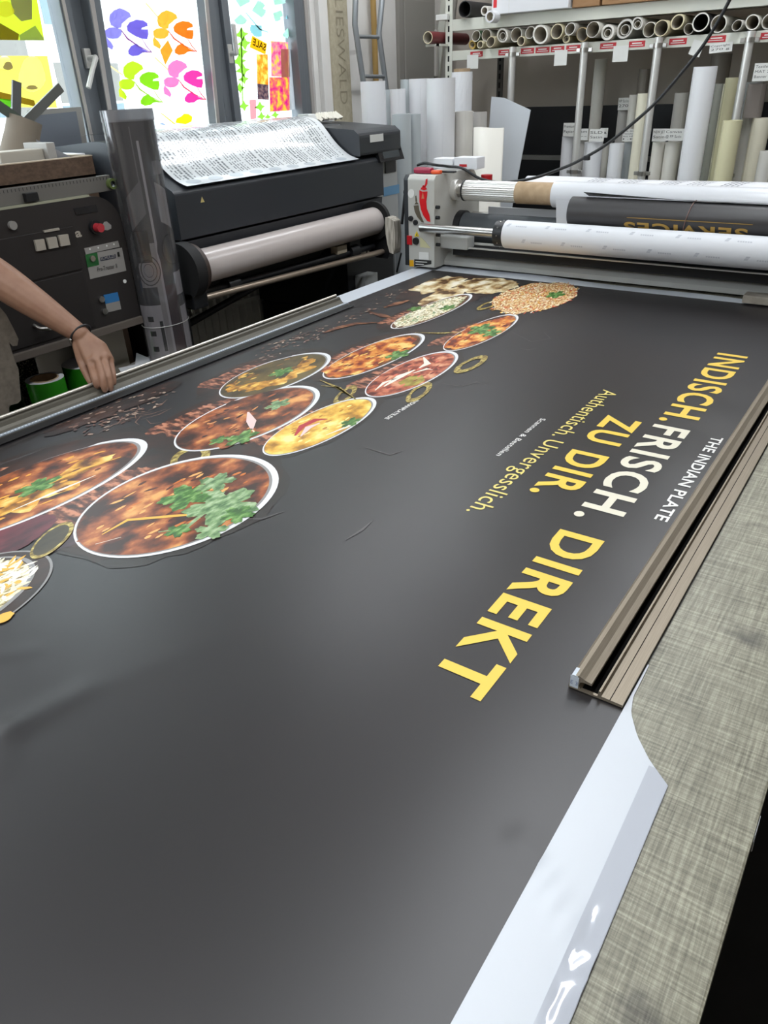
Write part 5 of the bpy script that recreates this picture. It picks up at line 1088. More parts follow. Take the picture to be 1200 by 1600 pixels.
# cloth and remote on the printer
cl_ = MB(); ba = at(548, 182, 'y', 3.12)
for k in range(9):
    c = Vector((-2.52 + .05 * noise.noise(Vector((k, 1, 2))), 3.14 + .018 * k - .05, 1.452 + .012 * abs(noise.noise(Vector((k, 5, 2))))))
    t = MB(); nn = 14
    pts = [(c.x + .035 * math.cos(a) * (1 + .5 * noise.noise(Vector((a, k, 1)))), c.y + .035 * math.sin(a) * (1 + .5 * noise.noise(Vector((a, k, 7)))), c.z + .018 * noise.noise(Vector((a * 2, k, 3)))) for a in [2 * PI * q / nn for q in range(nn)]]
    k0 = len(cl_.v); cl_.add(pts + [(c.x, c.y, c.z + .030)], [(q, (q + 1) % nn, nn) for q in range(nn)], mat('cloth_cream', 'd9d5c8', .9) if k == 0 else MATS['cloth_cream'], False)
o = cl_.build('cleaning_cloth'); so = o.modifiers.new('s', 'SOLIDIFY'); so.thickness = .004; tag(o, 'crumpled cream cleaning cloth on the right end of the printer cover', 'cloth')
tag(MB().prism([(-2.56, 1.445), (-2.47, 1.445), (-2.49, 1.478), (-2.55, 1.478)], 2.986, 3.035, mat('device_white', 'cfd1cf', .4)).build('small_device', bevel=.004), 'small pale plastic device beside the cream cloth on the printer', 'device')

# ================================================================ DARK CABINET MACHINE on the left
CX = -2.15
cab = thing('pretreatment_machine', (-2.5, 1.1, 0), 'dark cabinet machine with a red button and labels behind the person', 'machine')
cd = mat('cabinet_dark', '252120', .55); cdl = mat('cabinet_door_dark', '201c1b', .55); cedge = mat('cabinet_highlight', '9a9a86', .4)
prof = [(-2.75, .925), (CX, .925), (CX, 1.245), (CX - .015, 1.285), (CX - .05, 1.312), (CX - .09, 1.318), (-2.75, 1.318)]
ymin, ymax = .90, 1.60
mb = MB(); n_ = 10; pr_ = []
# body: rounded upper far corner as in the photo
yz = [(ymin, .925), (ymax, .925), (ymax, 1.22)] + [(ymax - .09 + .09 * math.cos(a), 1.22 + .095 * math.sin(a)) for a in [PI / 2 * q / 8 for q in range(1, 9)]] + [(ymin, 1.318)]
mb.prism(yz, -2.75, CX, cd, 'x'); mb.build('body', cab, bevel=.004)
MB().prism([(ymin, 1.316), (ymax - .10, 1.316), (ymax - .10, 1.322), (ymin, 1.322)], CX - .012, CX + .001, cedge, 'x').build('top_strip', cab)
c_ = lambda x, y: at(x, y, 'x', CX)
d0, d1 = c_(25, 375), c_(113, 353); MB().box(CX, CX + .004, .92, d1.y, c_(128, 420).z, d1.z, cdl, .002).build('door', cab)
MB().box(CX, CX + .004, .92, c_(150, 500).y - .01, .935, c_(128, 420).z - .006, cdl, .002).build('door', cab)
def crect(name, pts, m, th=.003, parent=cab, lf=0.): o = MB().poly([at(x, y, 'x', CX + th + lf) for x, y in pts], m, th, (1, 0, 0)).build(name, parent); return o
V4 = lambda x, y: (x / 4, 280 + y / 4)
cwh = mat('socket_cream', 'a39c90', .5); clab = mat('label_grey', '8d8a86', .5)
for q in ((218, 382), (295, 368), (368, 352)): crect('socket_block', [V4(q[0], q[1]), V4(q[0] + 58, q[1] - 8), V4(q[0] + 72, q[1] + 58), V4(q[0] + 16, q[1] + 68)], cwh, .012)
crect('handle_strip', [V4(276, 322), V4(370, 304), V4(374, 318), V4(280, 334)], cwh, .008)
mb = MB(); put_text(mb, 'a', c_(118.5, 371.5), (0, 1, 0), (0, 0, 1), .022, .026, cwh, .03); mb.map(lambda v: v + Vector((.0012, 0, 0))).build('letter', cab, fixn=False)
a = c_(18, 352); MB().cyl(a, a + Vector((.01, 0, 0)), .012, clab, 20).build('lock', cab)
a = c_(147, 355); MB().cyl(a, a + Vector((.012, 0, 0)), .020, pd2, 24).build('button_collar', cab); MB().cyl(a + Vector((.012, 0, 0)), a + Vector((.035, 0, 0)), .013, mat('button_red', 'b0303a', .4), 20).build('red_button', cab)
crect('push_label', [(159.5, 354), (163, 347), (167, 346), (174, 352), (174, 357), (168, 360), (161, 359)], clab, .002)
crect('display', [(115, 326), (150, 320), (153, 331), (119, 336)], mat('display_dark', '1c1a1b', .2), .002)
crect('label_strip', [V4(527, 432), V4(738, 385), V4(748, 422), V4(538, 470)], clab, .0015)
crect('name_plate', [V4(533, 472), V4(762, 428), V4(790, 572), V4(565, 625)], clab, .0015)
crect('green_label', [V4(533, 472), V4(607, 458), V4(620, 535), V4(548, 552)], mat('label_green', '1c5c2a', .5), .0008, lf=.0016)
a = c_(*V4(570, 495)); MB().cyl(a + Vector((.002, 0, 0)), a + Vector((.010, 0, 0)), .009, M['steel'], 20).build('key_switch', cab)
crect('logo_bar', [V4(626, 488), V4(722, 468), V4(724, 492), V4(629, 512)], mat('label_navy', '20263c', .5), .0008, lf=.0016)
mb = MB()
def ctext(mb, s, p0, p1, cap, m, off=0.):
    a, b = at(*p0, 'x', CX + .003), at(*p1, 'x', CX + .003); put_text(mb, s, a, (b - a).normalized(), Vector((0, 0, 1)), (b - a).length, cap, m, off)
ctext(mb, 'SCHULZE', V4(632, 506), V4(720, 488), .010, clab, .02); mb.build('lettering', cab, fixn=False)
mb = MB(); ctext(mb, 'Pre-Treater II', V4(612, 578), V4(734, 552), .013, prtb); mb.build('lettering', cab, fixn=False)
mb = MB(); ctext(mb, '1', V4(738, 484), V4(750, 482), .014, prtb, .03); mb.build('lettering', cab, fixn=False)
mb = MB()
for q in ((340, 460), (365, 460), (349, 441), (372, 441), (357, 441), (372, 502), (390, 617), (396, 636), (401, 657), (406, 676), (560, 437), (612, 428), (665, 416), (710, 406)):
    a = c_(*V4(*q)); mb.cyl(a, a + Vector((.002, 0, 0)), .0028, prt, 10)
mb.build('vent_dots', cab)
crect('blue_label', [V4(648, 724), V4(735, 706), V4(748, 760), V4(660, 780)], mat('label_blue', '2a6ea6', .5), .0015)
crect('white_label', [V4(660, 780), V4(748, 760), V4(758, 812), V4(672, 834)], clab, .0015)
for q in ((630, 750), (649, 825)): a = c_(*V4(*q)); MB().cyl(a, a + Vector((.008, 0, 0)), .010, M['steel'], 18).build('lock', cab)
a = c_(*V4(778, 638)); MB().cyl(a, a + Vector((.003, 0, 0)), .006, prt, 12).build('indicator', cab)
crect('yellow_label', [(37, 481), (48, 487), (44, 490), (39, 491)], mat('label_yellow', 'c8a820', .5), .0015)
MB().tube([c_(52, 508) + Vector((.0, 0, 0)), c_(54, 512) + Vector((.03, 0, 0)), c_(68, 511) + Vector((.035, 0, 0)), c_(80, 505) + Vector((.0, 0, 0))], .006, M['steel']).build('door_handle', cab)
MB().box(CX - .02, CX + .01, ymin, ymax, .900, .925, mat('stand_rail', '5f5750', .5), .003).build('stand_rail', cab)
for y in (ymin + .03,):
    for x in (-2.72, CX - .04): MB().box(x - .02, x + .02, y - .02, y + .02, 0, .90, pd2).build('stand_leg', cab)
# low white cupboard under it, mesh bin
lc = thing('side_cupboard', (-2.5, 1.5, 0), 'low cream cupboard standing under the dark cabinet machine', 'cupboard')
MB().box(-2.70, -2.26, 1.49, 1.595, 0, .899, mat('cream_paint', 'a8a093', .6), .004).build('body', lc)
msh = mat('perforated_metal', '3a3633', .5, ramp=[(.25, 'a09890'), (.4, '2a2624')], tex='voronoi', scale=130)
tag(MB().box(-2.56, -2.54, .92, 1.40, .55, .89, msh, .003).build('perforated_panel'), 'perforated dark metal panel under the cabinet machine behind the green rolls', 'panel')
# round stand carrying the wrapped roll and vinyl rolls
sd = thing('round_stand', (-2.03, 1.645, 0), 'round pale table standing between the cabinet machine and the long table', 'table')
MB().cyl((-2.03, 1.645, .725), (-2.03, 1.645, .745), .215, mat('pale_laminate', '9a968f', .35), 64).build('round_top', sd)
MB().cyl((-2.03, 1.645, .02), (-2.03, 1.645, .725), .035, M['steel'], 24).build('column', sd); MB().cyl((-2.03, 1.645, 0), (-2.03, 1.645, .02), .18, M['steel'], 40).build('foot', sd)
for k, (P_, lb) in enumerate((([(213, 551), (244, 564), (211, 571)], 'loose triangle of white paper on the round table'), ([(185, 575), (228, 566), (232, 569), (190, 583)], 'white paper strip lying near the long table edge on the round table'))):
    mb = MB(); mb.poly([at(x, y, 'z', .7475 + .001 * k) for x, y in P_], M['white'], .0012, (0, 0, 1)); tag(mb.build('paper_scrap'), lb, 'paper', 'paper scraps on the round table')
# wrapped roll of printed film: flattened tube, printed sheet in a clear sleeve
wr = thing('wrapped_print_roll', (-2.13, 1.66, .746), 'tall roll of grey photo print in clear wrap standing upright in front of the printer', 'roll')
wc = Vector((-2.135, 1.688, 0)); ZT = 1.545; ra, rb = .084, .064
def ww(a, z, k=1.): return Vector((wc.x + math.cos(a) * rb * k, wc.y + math.sin(a) * ra * k, z))
fpr = mat('film_print_dark', '262526', .25, col2='3c3a3e', scale=9, stretch=(1, 1, .3)); fpg = mat('film_print_grey', '5c5a5b', .25); fpl = mat('film_print_light', '7e7878', .3); fpb = mat('film_print_black', '161516', .25); fpm = mat('film_print_maroon', '3a1a1c', .25, col2='2a2026', scale=6); fpw = mat('film_print_pale', '989294', .3)
def patch(mb, a0, a1, z0, z1, m, k, sk=0., n=10):
    vs = []
    for i in range(n + 1): a = a0 + (a1 - a0) * i / n; vs += [ww(a, z0 + sk * i / n, k), ww(a, z1 + sk * i / n, k)]
    mb.add(vs, [(2 * i, 2 * i + 2, 2 * i + 3, 2 * i + 1) for i in range(n)], m, True)
mb = MB(); patch(mb, 0, 2 * PI, .7465, ZT - .03, fpr, 1., n=64); patch(mb, 0, 2 * PI, .7465, ZT - .03, fpb, .93, n=64); mb.build('film_tube', wr)
# angles: camera sees roughly -1.9 .. 1.0 rad (0 = towards +x)
mb = MB()
for a0, a1, z0, z1, m, sk in ((-1.25, -.52, 1.20, 1.30, fpg, .05), (-1.3, -.62, 1.12, 1.20, fpb, 0), (-.40, -.30, .75, 1.46, fpw, 0), (-.62, -.40, .75, 1.16, fpl, 0), (-1.3, -.62, 1.02, 1.10, fpl, 0), (-1.6, -.62, .96, 1.02, fpr, 0), (-1.8, -.62, .75, .96, fpw, 0),
                              (-.30, .25, .75, 1.02, fpm, 0), (.28, .95, .75, .94, fpw, 0), (.22, .9, .98, 1.055, fpw, 0), (.05, .75, 1.22, 1.34, fpl, -.03), (.1, .8, 1.36, 1.40, fpg, 0), (-.60, -.55, 1.25, 1.50, fpg, 0)):
    patch(mb, a0, a1, z0, z1, m, 1.012, sk)
for z in (.905, .855, .80): patch(mb, -1.35, -1.05, z, z + .018, fpb, 1.02)
patch(mb, -.80, -.66, .80, .905, fpb, 1.02)
mb.build('printed_picture', wr, fixn=False)
mb = MB()
for k, (cy0, cz0, r0_) in enumerate(((-.85, 1.075, .05), (.35, 1.13, .07))):
    for j in range(3):
        rr = r0_ * (1 - .28 * j)
        for q in range(20):
            t0, t1 = 2 * PI * q / 20, 2 * PI * (q + 1) / 20; f = lambda t, r: ww(cy0 + math.cos(t) * r / .1, cz0 + math.sin(t) * r, 1.022)
            mb.add([f(t0, rr), f(t1, rr), f(t1, rr * .92), f(t0, rr * .92)], [(0, 1, 2, 3)], fpb if j % 2 else fpr)
mb.build('printed_wheel', wr, fixn=False)
mb = MB(); patch(mb, 0, 2 * PI, .7465, ZT, 0 or clear_mat('sleeve_film', 'e9eaec', .12, .12, 'c8c8ca', .05), 1.045, n=64); mb.build('clear_sleeve', wr)
mb = MB(); patch(mb, 0, 2 * PI, ZT - .032, ZT, clear_mat('sleeve_edge', 'c0c0c2', .1, .2, 'a0a0a2', .45), 1.03, n=48); mb.build('sleeve_edge', wr)
mb = MB(); pts = [ww(2 * PI * k / 48, .885, 1.06) for k in range(49)]; mb.tube(pts, .0011, MATS['sleeve_edge'] if 'sleeve_edge' in MATS else M['alu'], 6); mb.build('tie_wire', wr)
# green vinyl rolls and dark green one behind
gv = mat('vinyl_green', '2f8a1e', .25); gvd = mat('vinyl_dark_green', '12381a', .4)
for k, (a_, b_, yt, z0, m_, lb, w_) in enumerate(((41, 98, 586, .63, gv, 'bright green vinyl roll with a brown core, nearest to the person', .70), (82, 150, 566, .60, gv, 'bright green vinyl roll with a white top behind the nearest one', .0))):
    y = (1.16, 1.30)[k]; zt = (.80, .80)[k]
    p, q = at(a_, yt + 6, 'z', zt), at(b_, yt + 4, 'z', zt); r = (q - p).length / 2; c = (p + q) / 2
    t = thing('vinyl_roll', (c.x, c.y, 0), lb, 'roll', 'green vinyl rolls beside the long table')
    if k: c.y += .04
    MB().cyl((c.x, c.y, 0), (c.x, c.y, zt), r, m_, 48, ri=r * w_ if w_ else 0, m2=M['core'], mcap=M['white']).build('vinyl', t)
    if w_: MB().cyl((c.x, c.y, .01), (c.x, c.y, zt + .002), r * .74, M['core'], 40, ri=r * .66).build('core', t)
tag(MB().cyl((-2.40, 1.12, 0), (-2.40, 1.12, .86), .11, gvd, 40).build('dark_green_roll'), 'very dark green tall roll behind the bright green vinyl rolls', 'roll')

# ---------------------------------------------------------------- things on top of the cabinet
rb_ = thing('metal_rail', (-2.2, 1.0, 1.32), 'grey aluminium rail with a round end knob lying on the dark cabinet machine', 'rail')
MB().box(CX - .03, CX - .012, .95, 1.598, 1.322, 1.368, mat('rail_grey', '7c7a76', .4, metal=.5), .002).build('rail', rb_)
mb = MB()
for k in range(53): mb.box(CX - .012, CX - .0115, .96 + k * .012, .9615 + k * .012, 1.356, 1.364, prtb)
mb.build('scale_marks', rb_); a = at(173, 287, 'x', CX - .01); MB().cyl((CX - .012, a.y, a.z), (CX + .002, a.y, a.z), .016, mat('level_green', '5b6a3a', .3), 24, ri=.009, m2=M['black']).build('end_knob', rb_)
MB().box(CX - .012, CX + .004, 1.29, 1.33, 1.326, 1.35, pd2, .002).build('slider', rb_)
wd = mat('wood_tray', '5d4a3a', .7, col2='49382b', scale=14, stretch=(1, 5, 8)); wdl = mat('wood_edge', 'b9aa94', .6)
tray = thing('wooden_tray', (-2.35, 1.2, 1.37), 'dark wooden tray full of small tools on top of the cabinet machine', 'tray')
tx0, tx1, ty0, ty1, tz0, tz1 = -2.62, -2.17, .92, 1.555, 1.369, 1.425
mb = MB(); mb.box(tx1 - .014, tx1, ty0, ty1, tz0, tz1, wd); mb.box(tx0, tx1 - .014, ty1 - .014, ty1, tz0, tz1, wd); mb.box(tx0, tx0 + .014, ty0, ty1 - .014, tz0, tz1, wd); mb.box(tx0, tx1, ty0, ty0 + .014, tz0, tz1, wd); mb.box(tx0, tx1, ty0, ty1, tz0, tz0 + .006, wd); mb.build('tray_body', tray)
mb = MB(); mb.box(tx1 - .016, tx1 + .001, ty0, ty1 + .001, tz1, tz1 + .003, wdl); mb.box(tx0, tx1 - .016, ty1 - .015, ty1 + .001, tz1, tz1 + .003, wdl); mb.build('bright_rim', tray)
for y0_, y1_, x0_, x1_, h_, m_, nm, lb in ((1.30, 1.44, -2.31, -2.24, .085, mat('tool_cream', 'b7b1a4', .6), 'small_box', 'cream cardboard box in the wooden tray below the tube'), (1.441, 1.47, -2.34, -2.22, .10, mat('tool_pale', 'a9a7a2', .5), 'flat_box', 'thin pale upright box right of the cream one in the tray'), (1.14, 1.26, -2.30, -2.225, .07, M['white'], 'paper_stack', 'folded white papers in the left part of the tray'),
                                         (1.05, 1.14, -2.26, -2.19, .095, mat('tool_brown', '5e4632', .7), 'brown_box', 'small brown block at the left end of the tray')):
    tag(MB().box(x0_, x1_, y0_, y1_, tz0 + .0065, tz0 + h_, m_, .003).build(nm), lb, 'box')
gb = thing('glue_bottle', (-2.20, 1.205, tz0), 'dark bottle with a yellow cap standing in the wooden tray', 'bottle')
MB().cyl((-2.205, 1.225, tz0 + .0065), (-2.205, 1.225, tz0 + .065), .014, pd2, 24).build('bottle_body', gb); MB().cyl((-2.205, 1.225, tz0 + .065), (-2.205, 1.225, tz0 + .082), .0145, mat('cap_yellow', 'd8a818', .4), 24, r2=.011).build('cap', gb)
tag(MB().poly([(-2.30, 1.475, tz0 + .02), (-2.26, 1.54, tz0 + .055), (-2.34, 1.49, tz0 + .105)], mat('set_square', '77777a', .4), .003, (1, 0, 0)).build('set_square'), 'grey triangular set square sticking up from the tray', 'tool')
for k in range(5): tag(MB().cyl((-2.25 - .03 * k, 1.49 + .01 * k, tz0 + .018 + .002 * k), (-2.25 - .03 * k, 1.535, tz0 + .03), .010, [pd2, M['white'], pd2, M['alu'], pd2][k], 12).build('tool_handle'), ['black', 'white', 'dark', 'silvery', 'short black'][k] + ' tool grip, number ' .replace(', number ', '') + ['nearest the tray corner', 'second from the tray corner', 'in the middle of the loose grips', 'behind the white grip', 'farthest back in the tray'][k], 'tool', 'loose tool grips in the tray')
tb_ = thing('cardboard_tube', (-2.42, 1.42, 1.375), 'taupe cardboard tube holding metal slats on the tray behind the person', 'tube')
c0 = at(20, 240, 'x', -2.42); c1 = at(33, 186, 'x', -2.42)
MB().cyl((-2.42, c0.y, 1.392), (-2.40, c1.y, c1.z), .060, mat('tube_taupe', '847a6c', .8), 36, r2=.046, ri=.05).build('tube', tb_)
for k, P_ in enumerate((((35, 190), (-8, 160)), ((26, 185), (27, 127)), ((42, 190), (96, 136)))):
    a, b = at(*P_[0], 'x', -2.40 - .016 * k), at(*P_[1], 'x', -2.40 - .016 * k); d = (b - a).normalized(); w = Vector((0, d.z, -d.y)) * .014
    tag(MB().poly([a + w, a - w, b - w, b + w], mat('slat_grey%d' % k, ('5c665c', '6a6c6c', '6e706c')[k], .4, metal=.4), .008, (1, 0, 0)).build('metal_bar'), ['greenish metal slat leaning left out of the cardboard tube', 'upright metal slat in the cardboard tube', 'metal slat leaning right out of the cardboard tube'][k], 'slat', 'slats in the cardboard tube')
sbp = thing('grey_panel', (-2.93, 1.7, 1.331), 'large blue grey flat panel with a pale top edge standing on the window sill', 'panel')
pb_ = mat('panel_blue_grey', '636971', .5); pe_ = mat('panel_edge', '85837e', .5)
A = [at(x, y, 'x', -2.93) for x, y in ((45, 172), (127, 167), (140, 250), (52, 300))]
A[2].z = 1.331; A[3].z = 1.331; MB().poly(A, pe_, .012, (1, 0, 0)).build('panel_frame', sbp)
A = [at(x, y, 'x', -2.9275) for x, y in ((50, 181), (119, 174), (133, 250), (58, 300))]; A[2].z = 1.34; A[3].z = 1.34; MB().poly(A, pb_, .004, (1, 0, 0)).build('panel_face', sbp)
tag(MB().box(-2.85, -2.60, 1.63, 1.86, 0, 1.385, mat('carton_brown', '6c5848', .8), .004).build('brown_carton'), 'brown carton between the grey panel and the wrapped roll', 'box')
tag(MB().box(-2.84, -2.62, 1.65, 1.85, 1.3855, 1.405, M['white'], .002).build('white_tray'), 'pale flat tray on the brown carton under the window', 'tray')
rc = at(5, 190, 'x', -2.5); tag(MB().cyl((-2.56, rc.y - .06, 1.380), (-2.56, rc.y - .05, 1.55), .022, mat('red_can', 'c03a28', .4), 24).build('red_can'), 'red can standing left of the cardboard tube', 'can')

# ================================================================ PERSON
sk = mat('skin', '94705a', .55, col2='8a6550', scale=30); 
ps = thing('person', (-2.06, .68, 0), 'person in a light shirt reaching over to press the left clamp rail with one hand', 'person')
def skinned(name, joints, edges, parent, m, root=0, sub=2, loc=None):
    me = bpy.data.meshes.new(name); o0 = wloc(parent); me.from_pydata([tuple(Vector(j[0]) - o0) for j in joints], edges, []); me.update()
    o = bpy.data.objects.new(name, me); COL.objects.link(o); o.parent = parent
    md = o.modifiers.new('skin', 'SKIN'); md.use_smooth_shade = True; md.branch_smoothing = .6
    sv = me.skin_vertices[0].data
    for i, j in enumerate(joints): sv[i].radius = (j[1], j[2] if len(j) > 2 else j[1]); sv[i].use_root = (i == root)
    s = o.modifiers.new('sub', 'SUBSURF'); s.levels = s.render_levels = sub; me.materials.append(m); return o
def dep(px_, py_, d):
    """point on a sight line at a given distance, used to pose the hand"""
    r = ray(px_, py_); return EYE + r.normalized() * d
Wd = (Vector((-1.775, 1.125, 1.045)) - EYE).length
# palm landmarks taken across the back of the hand
wrist = dep(128, 524, Wd); tipd = (Vector((-1.68, 1.07, .93)) - EYE).length
J = []; Ed = []
def add(p, r, r2=None, link=None):
    J.append((p, r, r2 or r)); 
    if link is not None: Ed.append((link, len(J) - 1))
    return len(J) - 1
DY = Vector((0, .18, 0)); shoulder = Vector((-2.10, .92, 1.39)); elbow = dep(-42, 408, (Vector((-1.99, 1.0, 1.20)) - EYE).length); 
up_ = lambda a, b, t: a + (b - a) * t
V = Vector
def chain(pts): return ([(V(p) + (DY if isinstance(p, tuple) else V((0, 0, 0))), r, q) for p, r, q in pts], [(k, k + 1) for k in range(len(pts) - 1)])
limbs = [chain([((-2.06, .50, .90), .11, .15), ((-2.06, .50, 1.0), .11, .15), ((-2.06, .51, 1.20), .11, .16), ((-2.07, .53, 1.36), .10, .165), ((-2.07, .55, 1.44), .07, .085), ((-2.05, .55, 1.52), .058, .058), ((-2.03, .56, 1.60), .055, .055)]),
         chain([((-2.09, .60, 1.36), .06, .06), (shoulder, .062, .062), (up_(shoulder, elbow, .5), .054, .052), (elbow, .052, .050), (up_(elbow, wrist, .25), .058, .053), (up_(elbow, wrist, .6), .050, .043), (up_(elbow, wrist, .87), .038, .032), (wrist, .036, .027), (wrist + (wrist - elbow) * .05, .030, .022)]),
         chain([((-2.09, .46, 1.36), .06, .06), ((-2.10, .32, 1.38), .06, .06), ((-2.02, .22, 1.14), .045, .045), ((-1.90, .34, 1.00), .032, .028), ((-1.875, .362, .985), .030, .022)])]
for q in range(4): limbs.append(chain([((-1.885, .352, .99), .022, .018), ((-1.838 + q * .012, .415 - q * .016, .965), .0155, .014), ((-1.808 + q * .013, .448 - q * .018, .950), .0120, .0115), ((-1.785 + q * .012, .470 - q * .020 - (.006 if q in (0, 3) else 0), .930), .0108, .0105), ((-1.778 + q * .010, .476 - q * .020 - (.008 if q in (0, 3) else 0), .913), .0085, .0085)]))
limbs.append(chain([((-1.885, .352, .99), .020, .018), ((-1.872, .402, .972), .0155, .0145), ((-1.852, .440, .955), .0120, .0120), ((-1.840, .458, .945), .0095, .0095)]))
for sgn in (-1, 1): limbs.append(chain([((-2.10, .50 + sgn * .08, .95), .10, .10), ((-2.10, .50 + sgn * .09, .84), .09, .09), ((-2.06, .50 + sgn * .11, .50), .062, .062), ((-2.10, .50 + sgn * .12, .10), .042, .042), ((-2.06, .50 + sgn * .12, .055), .04, .038), ((-1.93, .50 + sgn * .13, .045), .034, .03)]))
limb_o = [skinned('limb', lj, le, ps, sk, 0) for lj, le in limbs]
# palm as a fan of four metacarpals welded at the wrist
def hand():
    J, E_ = [], []
    def ad(p, r, l=None):
        J.append((p, r, r)); 
        if l is not None: E_.append((l, len(J) - 1))
        return len(J) - 1
    w0 = ad(up_(wrist, elbow, .06), .024); 
    K = [((139, 566), 0), ((151, 558), -.004), ((163, 557), .004), ((173, 563), .016)]       # knuckles
    mid = [((133, 541), 0), ((143, 538), -.006), ((152, 537), -.002), ((160, 541), .008)]
    PIP = [((149, 593), -.012), ((160, 591), -.018), ((170, 588), -.006), ((177, 586), .010)]
    DIP = [((151, 603), -.004), ((163, 606), -.012), ((173, 605), .0), ((178, 597), .012)]
    TIP = [((154, 607), .012), ((165, 614), .0), ((173, 613), .008), ((179, 603), .018)]
    rad = [.0105, .0110, .0102, .0088]
    td = lambda t: Wd + (tipd - Wd) * t
    for i in range(4):
        m_ = ad(dep(*mid[i][0], td(.28) + mid[i][1]), .0145, w0); k_ = ad(dep(*K[i][0], td(.55) + K[i][1]), .0125, m_)
        q = ad(up_(J[k_][0], dep(*PIP[i][0], td(.85) + PIP[i][1]), .5), rad[i] * .98, k_); p = ad(dep(*PIP[i][0], td(.85) + PIP[i][1]), rad[i] * 1.0, q)
        d = ad(dep(*DIP[i][0], td(.95) + DIP[i][1]), rad[i] * .88, p); ad(dep(*TIP[i][0], td(1.0) + TIP[i][1]), rad[i] * .74, d)
    # web between the metacarpals
    for a, b in ((1, 7), (7, 13), (13, 19), (2, 8), (8, 14), (14, 20)): E_.append((a, b))
    t0 = ad(dep(122, 543, td(.2) + .012), .0150, w0); t1 = ad(dep(128, 568, td(.5) + .020), .0130, t0); t2 = ad(dep(138, 590, td(.8) + .022), .0108, t1); ad(dep(144, 601, td(.95) + .022), .0088, t2)
    return J, E_
hj, he = hand()
hnd = skinned('hand', hj, he, ps, sk, 0, 2)
def hull(balls, name):
    bm = bmesh.new(); o0 = wloc(ps)
    for c, r in balls:
        t = bmesh.new(); bmesh.ops.create_icosphere(t, subdivisions=2, radius=r)
        for v in t.verts: bm.verts.new(v.co + c - o0)
        t.free()
    bmesh.ops.convex_hull(bm, input=bm.verts[:]); bmesh.ops.delete(bm, geom=[v for v in bm.verts if not v.link_faces], context='VERTS')
    me = bpy.data.meshes.new(name); bm.to_mesh(me); bm.free(); return me
palm = [hull([(hj[1 + 6 * i][0], .0125), (hj[2 + 6 * i][0], .0105), (hj[1 + 6 * i + 6][0], .0125), (hj[2 + 6 * i + 6][0], .0105), (up_(wrist, elbow, .02), .021)], 'palm') for i in range(3)]
palm.append(hull([(hj[25][0], .0135), (hj[26][0], .0115), (hj[1][0], .012), (up_(wrist, elbow, .02), .020)], 'palm'))
# weld arm, palm and fingers into one continuous body surface
dg = bpy.context.evaluated_depsgraph_get(); dg.update(); bm = bmesh.new()
for o in limb_o + [hnd]:
    me = o.evaluated_get(dg).to_mesh(); bm.from_mesh(me); o.evaluated_get(dg).to_mesh_clear()
hb_ = []
for c, rx_, ry_, rz_ in (((-2.025, .74, 1.705), .100, .077, .112), ((-1.985, .74, 1.640), .062, .052, .052), ((-1.922, .74, 1.672), .016, .011, .018), ((-1.928, .74, 1.690), .009, .008, .026), ((-1.932, .74, 1.640), .012, .024, .007), ((-2.03, .663, 1.69), .018, .009, .032), ((-2.03, .817, 1.69), .018, .009, .032)):
    t = bmesh.new(); bmesh.ops.create_icosphere(t, subdivisions=3, radius=1); o0 = wloc(ps)
    for v in t.verts: v.co = Vector((v.co.x * rx_, v.co.y * ry_, v.co.z * rz_)) + Vector(c) - o0 - Vector((0, 0, .045))
    tm = bpy.data.meshes.new('t'); t.to_mesh(tm); t.free(); hb_.append(tm)
for me in palm + hb_: bm.from_mesh(me); bpy.data.meshes.remove(me)
nm = bpy.data.meshes.new('body'); bm.to_mesh(nm); bm.free(); nm.materials.append(sk)
for o in limb_o + [hnd]: m_ = o.data; bpy.data.objects.remove(o); bpy.data.meshes.remove(m_)
bo = bpy.data.objects.new('body', nm); COL.objects.link(bo); bo.parent = ps
rm = bo.modifiers.new('weld', 'REMESH'); rm.mode = 'VOXEL'; rm.voxel_size = .0028; rm.use_smooth_shade = True
sm_ = bo.modifiers.new('smooth', 'SMOOTH'); sm_.iterations = 5; sm_.factor = .5
# bracelet: black cord with small silver links
ax_ = (wrist - elbow).normalized(); u_ = ax_.orthogonal().normalized(); v_ = ax_.cross(u_); bc = wrist - ax_ * .004
wpt = lambda a, rr=.0305: bc + (u_ * math.cos(a) + v_ * math.sin(a)) * rr + ax_ * .010 * math.cos(a + 1.2)
brc = MB(); brc.tube([wpt(2 * PI * k / 40) for k in range(41)], .0032, M['black'], 8); o = brc.build('bracelet', ps); o['label'] = 'black cord bracelet with silver links'
best = sorted(range(60), key=lambda k: (wpt(2 * PI * k / 60) - dep(118, 528, Wd)).length)[:9]
mb = MB()
for k in best: c = wpt(2 * PI * k / 60, .032); mb.cyl(c - ax_ * .002, c + ax_ * .002, .0042, M['steel'], 10)
mb.build('bracelet_links', ps)
# shirt: loose pale cloth over the torso with a hanging hem and short sleeve
sh_m = mat('shirt_beige', '7d7468', .9, col2='6e665b', scale=60)
def weld(name, chains, m, voxel=.006):
    os_ = [skinned('piece', lj, le, ps, m, 0) for lj, le in chains]; dg = bpy.context.evaluated_depsgraph_get(); dg.update(); bm = bmesh.new()
    for o in os_: bm.from_mesh(o.evaluated_get(dg).to_mesh()); o.evaluated_get(dg).to_mesh_clear()
    for o in os_: d_ = o.data; bpy.data.objects.remove(o); bpy.data.meshes.remove(d_)
    me = bpy.data.meshes.new(name); bm.to_mesh(me); bm.free(); me.materials.append(m); o = bpy.data.objects.new(name, me); COL.objects.link(o); o.parent = ps
    rm = o.modifiers.new('weld', 'REMESH'); rm.mode = 'VOXEL'; rm.voxel_size = voxel; rm.use_smooth_shade = True; q = o.modifiers.new('smooth', 'SMOOTH'); q.iterations = 4; return o
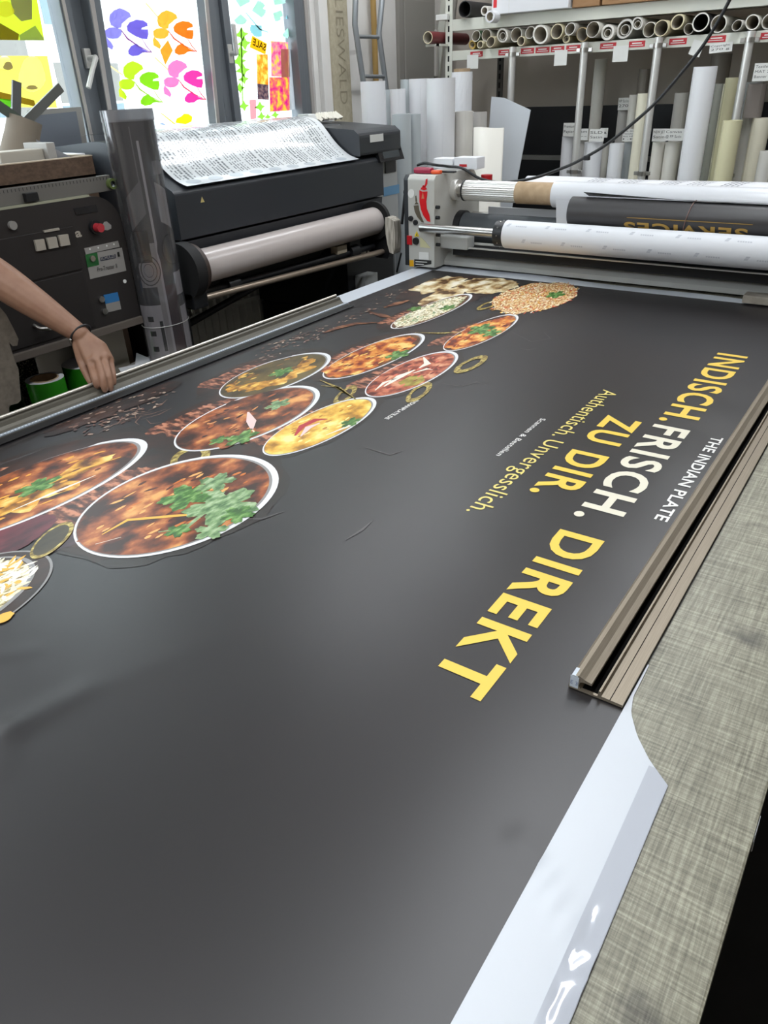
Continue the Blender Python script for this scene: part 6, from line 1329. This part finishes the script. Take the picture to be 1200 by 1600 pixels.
weld('shirt', [chain([((-2.06, .50, .90), .130, .172), ((-2.06, .50, 1.0), .132, .172), ((-2.06, .51, 1.20), .132, .182), ((-2.07, .53, 1.37), .118, .186), ((-2.07, .54, 1.445), .085, .115), ((-2.065, .545, 1.485), .066, .068)]),
               chain([((-2.09, .62, 1.36), .085, .085), (shoulder, .084, .084), (up_(shoulder, elbow, .35), .074, .074), (up_(shoulder, elbow, .62), .068, .066)]),
               chain([((-2.09, .44, 1.36), .085, .085), ((-2.10, .32, 1.38), .082, .082), ((-2.06, .27, 1.26), .070, .070), ((-2.045, .25, 1.20), .066, .066)])], sh_m)
mb = MB(); Pp = [(-130, 470), (0, 480), (10, 492), (22, 515), (29, 530), (27, 540), (20, 541), (14, 535), (22, 560), (29, 577), (33, 625), (28, 630), (14, 634), (15, 650), (-130, 715)]
mb.poly([at(x, y, 'x', -1.95) for x, y in Pp], sh_m, .07, (1, 0, 0)); o = mb.build('shirt_hem', ps, bevel=.016)
weld('trousers', [chain([((-2.06, .50, 1.0), .120, .158), ((-2.06, .50, .90), .125, .165), ((-2.08, .50, .84), .11, .14)])] + [chain([((-2.08, .50 + g * .08, .92), .115, .115), ((-2.09, .50 + g * .09, .82), .105, .105), ((-2.06, .50 + g * .11, .50), .078, .078), ((-2.10, .50 + g * .12, .12), .062, .062), ((-2.10, .50 + g * .12, .07), .060, .060)]) for g in (-1, 1)], mat('trousers_dark', '26282e', .9), .008)
for g in (-1, 1): weld('shoe', [chain([((-2.13, .50 + g * .12, .050), .045, .045), ((-2.04, .50 + g * .125, .048), .047, .045), ((-1.93, .50 + g * .13, .042), .040, .038)])], M['black'], .006)
for g in (-1, 1): MB().cyl((-1.941, .74 + g * .030, 1.653), (-1.930, .74 + g * .030, 1.651), .0085, mat('eye_dark', '1d1512', .2) if g < 0 else MATS['eye_dark'], 12).build('eye', ps)
mb = MB(); bm = bmesh.new(); bmesh.ops.create_uvsphere(bm, u_segments=40, v_segments=28, radius=1)
for v in bm.verts: n_ = 1 + .04 * noise.noise(v.co * 6); v.co = Vector((v.co.x * .112 * n_, v.co.y * .088 * n_, v.co.z * .120 * n_))
bmesh.ops.delete(bm, geom=[v for v in bm.verts if v.co.z < (.045 if v.co.x > .02 else (-.02 if v.co.x > -.04 else -.07))], context='VERTS'); bm.verts.index_update()
mb.add([v.co + Vector((-2.032, .74, 1.667)) for v in bm.verts], [[v.index for v in f.verts] for f in bm.faces], mat('hair_dark', '2a211b', .8), True); bm.free(); mb.build('hair', ps)
